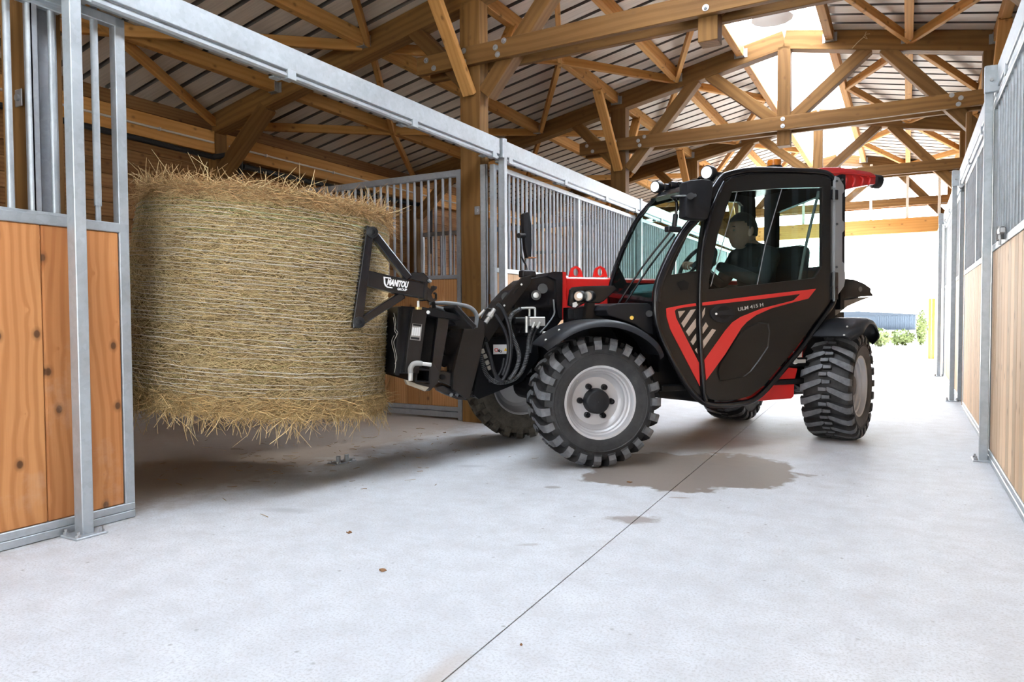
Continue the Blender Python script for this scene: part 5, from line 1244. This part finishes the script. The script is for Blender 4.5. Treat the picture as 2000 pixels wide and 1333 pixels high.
# net wrap: hundreds of fine strands, never countable
vs, fs = [], []; gvs, gfs = [], []
def strand(vsl, fsl, a0, a1, z0, rad, off):
    m = max(6, int((a1-a0)/(2*math.pi)*110)); k0 = len(vsl); ph = random.random()*6
    for i in range(m+1):
        a = a0+(a1-a0)*i/m; zz = z0+0.003*math.sin(a*9+ph)+0.002*math.sin(a*23+ph); r = b_r(zz, a)+off
        er = V((math.cos(a), math.sin(a), 0)); c = er*r+V((0, 0, zz))
        for o_ in (er*rad, V((0, 0, rad))-er*rad*0.5, V((0, 0, -rad))-er*rad*0.5): vsl.append(tuple(BM @ (c+o_)))
    for i in range(m):
        for j in range(3): fsl.append((k0+i*3+j, k0+i*3+(j+1) % 3, k0+i*3+3+(j+1) % 3, k0+i*3+3+j))
for row in range(46):
    z0 = -BH/2+0.10+row*(BH-0.18)/45; a0 = random.uniform(0, 6.28)
    for seg in range(7):
        if random.random() < 0.85: strand(vs, fs, a0, a0+random.uniform(0.7, 1.6), z0+random.uniform(-0.004, 0.004), random.uniform(0.0008, 0.0012), random.uniform(0.005, 0.010))
        a0 += 0.95
for k in range(18):
    z0 = random.choice([BH/2-0.085, BH/2-0.125, BH/2-0.15, BH/2-0.235])+random.uniform(-0.006, 0.006); a0 = random.uniform(0, 6.28); strand(gvs, gfs, a0, a0+random.uniform(1.5, 4), z0, 0.0009, 0.004)
NET = plain('pale_net_strand', (0.66, 0.62, 0.54), 0.5); NETG = plain('green_net_strand', (0.24, 0.34, 0.12), 0.5)
for nm, v_, f_, m_ in (('net_wrap', vs, fs, NET), ('green_net_edge', gvs, gfs, NETG)):
    me = bpy.data.meshes.new('m'); me.from_pydata(v_, [], f_); me.materials.append(m_); o = obj(nm, me, None, BALE); o['kind'] = 'stuff'
lt_ = lambda px, py, w: TMX @ L(px, py, w)
bm = bmesh.new()
for q in (((771, 612), (775, 630), (772, 645), (777, 655), (771, 668), (774, 684), (777, 700), (773, 712)), ((772, 655), (767, 668), (772, 690), (775, 712), (772, 728)), ((770, 620), (774, 642), (779, 650), (774, 660))):
    bm_tube(bm, catmull([lt_(a_-2, b_, 0.47) for a_, b_ in q], 4), 0.0009, 5)
o = obj('loose_twine', bm, NET, BALE); 
# litter on the floor
n = 150; base = np.stack([rng.normal(-3.35, 0.55, n), rng.normal(3.55, 0.6, n), np.full(n, 0.003)], 1); an = rng.uniform(0, 6.28, n)
straws('straw_litter', base, np.stack([np.cos(an), np.sin(an), np.full(n, 0.02)], 1), rng.uniform(0.02, 0.08, n), tones(n, (0.12, 0.07, 0.03), (0.4, 0.27, 0.13)), rng.uniform(0.001, 0.0022, n), None, 0.1)
bpy.data.objects['straw_litter']['label'] = 'loose bits of straw scattered on the floor under the bale'; bpy.data.objects['straw_litter']['category'] = 'straw'
LEAFD = plain('dead_leaf', (0.20, 0.10, 0.04), 0.8)
for i, (q, lab) in enumerate((((682, 1042), 'tiny dry leaf on the pale floor, nearest the left door'), ((868, 846), 'tiny dry leaf on the floor left of the far front wheel'), ((748, 1116), 'dark crumpled leaf scrap on the floor below the bale'), ((1230, 943), 'dark leaf scrap just in front of the wet patch'), ((1018, 1262), 'dark speck of leaf on the floor at the bottom of the picture'))):
    c = on_z(*q); bm = bmesh.new(); r0 = random.uniform(0.010, 0.02) if i != 4 else 0.004
    top = [bm.verts.new(c+V((r0*math.cos(a_)*(1 if k % 2 else 0.6), r0*0.7*math.sin(a_)*(1 if k % 3 else 0.7), 0.002+0.006*random.random()))) for k, a_ in enumerate([2*math.pi*j/9 for j in range(9)])]
    bot = [bm.verts.new(V((v.co.x, v.co.y, 0.0005))) for v in top]
    bm.faces.new(top); bm.faces.new(bot[::-1])
    for k in range(9): bm.faces.new((top[k], bot[k], bot[(k+1) % 9], top[(k+1) % 9]))
    tag(obj('dead_leaf', bm, LEAFD), lab, 'leaf')
# a wisp of hay caught on the truss
c = on_y(1690, 68, 8.655)
bm = bmesh.new(); bm_tube(bm, catmull([on_y(1664, 95, 8.64), on_y(1676, 82, 8.62), on_y(1687, 72, 8.62), on_y(1692, 62, 8.63)], 4), 0.004, 5); bm_tube(bm, catmull([on_y(1686, 72, 8.62), on_y(1694, 76, 8.6), on_y(1690, 68, 8.61), on_y(1699, 66, 8.63)], 4), 0.003, 5)
tag(obj('hay_wisp', bm, plain('wisp', (0.42, 0.3, 0.16), 0.8)), 'thin wisp of hay hanging from the second truss rafter', 'hay')

# ------------------------------------------------------------------ the driver
SKIN = plain('skin', (0.25, 0.135, 0.095), 0.5, var=0.08, vscale=30); JACK = plain('dark_jacket', (0.015, 0.016, 0.02), 0.8, var=0.25, vscale=18, bmp=0.25); HAIR = plain('dark_hair', (0.018, 0.013, 0.010), 0.6, bmp=0.5, vscale=60)
def skin_chain(verts, edges, radii, sub=2):
    me = bpy.data.meshes.new('s'); me.from_pydata(verts, edges, []); o = bpy.data.objects.new('s', me); COL.objects.link(o)
    md = o.modifiers.new('k', 'SKIN'); md.use_smooth_shade = True
    for i, r_ in enumerate(radii):
        sv = me.skin_vertices[0].data[i]; sv.radius = r_ if isinstance(r_, tuple) else (r_, r_); sv.use_root = (i == 0)
    ss = o.modifiers.new('u', 'SUBSURF'); ss.levels = sub; ss.render_levels = sub
    bpy.context.view_layer.update()
    out = bpy.data.meshes.new_from_object(o.evaluated_get(bpy.context.evaluated_depsgraph_get())); bpy.data.objects.remove(o); return out
# local frame of the machine: x rearwards, y away from the camera side, z up; he faces -x
hy = -0.26
J = [(1.60, hy, 0.97), (1.60, hy, 1.10), (1.575, hy, 1.24), (1.545, hy, 1.35), (1.515, hy, 1.425), (1.50, hy, 1.47),
     (1.545, hy-0.17, 1.345), (1.43, hy-0.22, 1.14), (1.20, hy-0.13, 1.235), (1.125, hy-0.10, 1.265),
     (1.545, hy+0.17, 1.345), (1.42, hy+0.21, 1.14), (1.20, hy+0.12, 1.235), (1.125, hy+0.10, 1.265),
     (1.50, hy-0.10, 0.96), (1.15, hy-0.13, 0.98), (1.02, hy-0.12, 0.62), (1.50, hy+0.10, 0.96), (1.15, hy+0.13, 0.98), (1.02, hy+0.12, 0.62), (0.90, hy-0.12, 0.55), (0.90, hy+0.12, 0.55)]
E_ = [(0, 1), (1, 2), (2, 3), (3, 4), (4, 5), (3, 6), (6, 7), (7, 8), (8, 9), (3, 10), (10, 11), (11, 12), (12, 13), (0, 14), (14, 15), (15, 16), (0, 17), (17, 18), (18, 19), (16, 20), (19, 21)]
Rr = [(0.15, 0.115), (0.155, 0.115), (0.165, 0.12), (0.15, 0.10), 0.066, 0.060, 0.075, 0.055, 0.043, 0.033, 0.075, 0.055, 0.043, 0.033, 0.10, 0.07, 0.05, 0.10, 0.07, 0.05, 0.045, 0.045]
body = skin_chain(J, E_, Rr)
bm = bmesh.new(); bm.from_mesh(body)
for f in bm.faces:
    c = f.calc_center_median(); f.material_index = 1 if (c.z > 1.425 and abs(c.y-hy) < 0.09) else 0
# hands closed round the wheel rim
def hand(side):
    wr = V((1.125, hy+side*0.10, 1.265)); vs_, es_, rs_ = [tuple(wr), tuple(wr+V((-0.05, side*0.02, 0.02)))], [(0, 1)], [(0.034, 0.026), (0.042, 0.02)]
    for k in range(4):
        o0 = wr+V((-0.075, side*(0.035-0.021*k)+side*0.005, 0.035-0.004*k)); ln_ = (0.026, 0.030, 0.028, 0.022)[k]; i0 = len(vs_)
        vs_ += [tuple(o0), tuple(o0+V((-ln_, 0, -0.006))), tuple(o0+V((-ln_-0.008, 0, -ln_-0.008))), tuple(o0+V((-ln_+0.012, 0, -ln_-0.022)))]
        es_ += [(1, i0), (i0, i0+1), (i0+1, i0+2), (i0+2, i0+3)]; rs_ += [0.0105, 0.0095, 0.0085, 0.0075]
    i0 = len(vs_); t0 = wr+V((-0.035, -side*0.03, 0.012)); vs_ += [tuple(t0), tuple(t0+V((-0.03, -side*0.018, -0.004))), tuple(t0+V((-0.055, -side*0.012, -0.02)))]; es_ += [(0, i0), (i0, i0+1), (i0+1, i0+2)]; rs_ += [0.013, 0.011, 0.009]
    return skin_chain(vs_, es_, rs_, 1)
for s_ in (-1, 1):
    n0 = len(bm.faces); bm.from_mesh(hand(s_)); bm.faces.ensure_lookup_table()
    for f in bm.faces[n0:]: f.material_index = 1
# head
HC = V((1.445, hy, 1.527)); HM = Matrix.Translation(HC) @ Matrix.Rotation(math.radians(-8), 4, 'Z') @ Matrix.Scale(1.09, 4)
n0 = len(bm.faces)
def head_pt(q):
    """q on the unit sphere, -x = face"""
    x, y, z = q; f = max(0, -x)
    p = V((x*(0.098 if x < 0 else 0.100), y*0.078, z*0.118))
    if z < 0: p.x += z*z*(-0.020)*1.0; p.y *= 1-0.28*(-z)**1.5
    if z < -0.55 and x > 0: p.x *= 0.75
    g_ = lambda yy, zz, sy_, sz_: math.exp(-((y-yy)/sy_)**2-((z-zz)/sz_)**2)*(f > 0.2)
    p.x -= 0.034*g_(0, -0.24, 0.14, 0.13)+0.016*g_(0, -0.04, 0.11, 0.18)     # nose
    p.x -= 0.007*g_(0, 0.20, 0.5, 0.10)                                     # brow
    p.x += 0.010*(g_(0.34, 0.03, 0.17, 0.10)+g_(-0.34, 0.03, 0.17, 0.10))   # eye sockets
    p.x -= 0.007*g_(0, -0.50, 0.28, 0.06)+0.006*g_(0, -0.62, 0.26, 0.05)    # lips
    p.x += 0.004*g_(0, -0.56, 0.3, 0.025); p.x -= 0.012*g_(0, -0.86, 0.3, 0.14)  # mouth line, chin
    return p
hv = bmesh.ops.create_uvsphere(bm, u_segments=40, v_segments=32, radius=1.0)['verts']
for v in hv: v.co = HM @ head_pt(v.co.copy())
for s_ in (-1, 1):   # ears
    ev = bmesh.ops.create_uvsphere(bm, u_segments=12, v_segments=8, radius=1.0)['verts']
    for v in ev: v.co = HM @ V((0.012+v.co.x*0.020+v.co.z*0.006, s_*(0.079+v.co.y*0.010+0.006*v.co.x), -0.008+v.co.z*0.034))
bm.faces.ensure_lookup_table()
for f in bm.faces[n0:]: f.material_index = 1
me = mesh_of(bm, [JACK, SKIN], True)
DR = obj('person', me, None, None, TMX); tag(DR, 'person in a dark jacket with short dark hair driving, seen through the cab door glass', 'person')
bm = bmesh.new(); hv = bmesh.ops.create_uvsphere(bm, u_segments=40, v_segments=32, radius=1.0)['verts']
kill = []
for v in hv:
    q = v.co.copy(); line = 0.42 if q.x < -0.35 else (0.42-(q.x+0.35)*1.25 if q.x < 0.15 else -0.35)
    p = head_pt(q)
    if q.z < max(line, -0.55): kill.append(v)
    v.co = HM @ (p*1.075+V((0.003, 0, 0.004))+p.normalized()*0.004*noise.noise(q*7))
bmesh.ops.delete(bm, geom=kill, context='VERTS')
bmesh.ops.solidify(bm, geom=bm.faces[:], thickness=0.008); obj('hair', mesh_of(bm, HAIR, True), None, DR, TMX)
bm = bmesh.new()
for s_ in (-1, 1): bmesh.ops.create_uvsphere(bm, u_segments=14, v_segments=10, radius=0.0125, matrix=HM @ Matrix.Translation(V((-0.075, s_*0.028, 0.004))))
obj('eyes', mesh_of(bm, plain('eye_white', (0.16, 0.15, 0.14), 0.45), True), None, DR, TMX)
bm = bmesh.new()
for s_ in (-1, 1): bm_tube(bm, [HM @ V((-0.092+0.006*abs(t_), s_*(0.014+0.030*t_), 0.024+0.004*math.sin(t_*3))) for t_ in (0, 0.3, 0.6, 1.0)], 0.0042, 6)
obj('eyebrows', mesh_of(bm, HAIR, True), None, DR, TMX)
bm = bmesh.new(); bm_tube(bm, catmull([V((1.515+0.075*math.cos(a_)*1.0, hy+0.072*math.sin(a_), 1.418-0.012*math.cos(a_))) for a_ in [2*math.pi*k/10 for k in range(10)]], 3, True), 0.014, 8, True)
obj('collar', mesh_of(bm, JACK, True), None, DR, TMX)
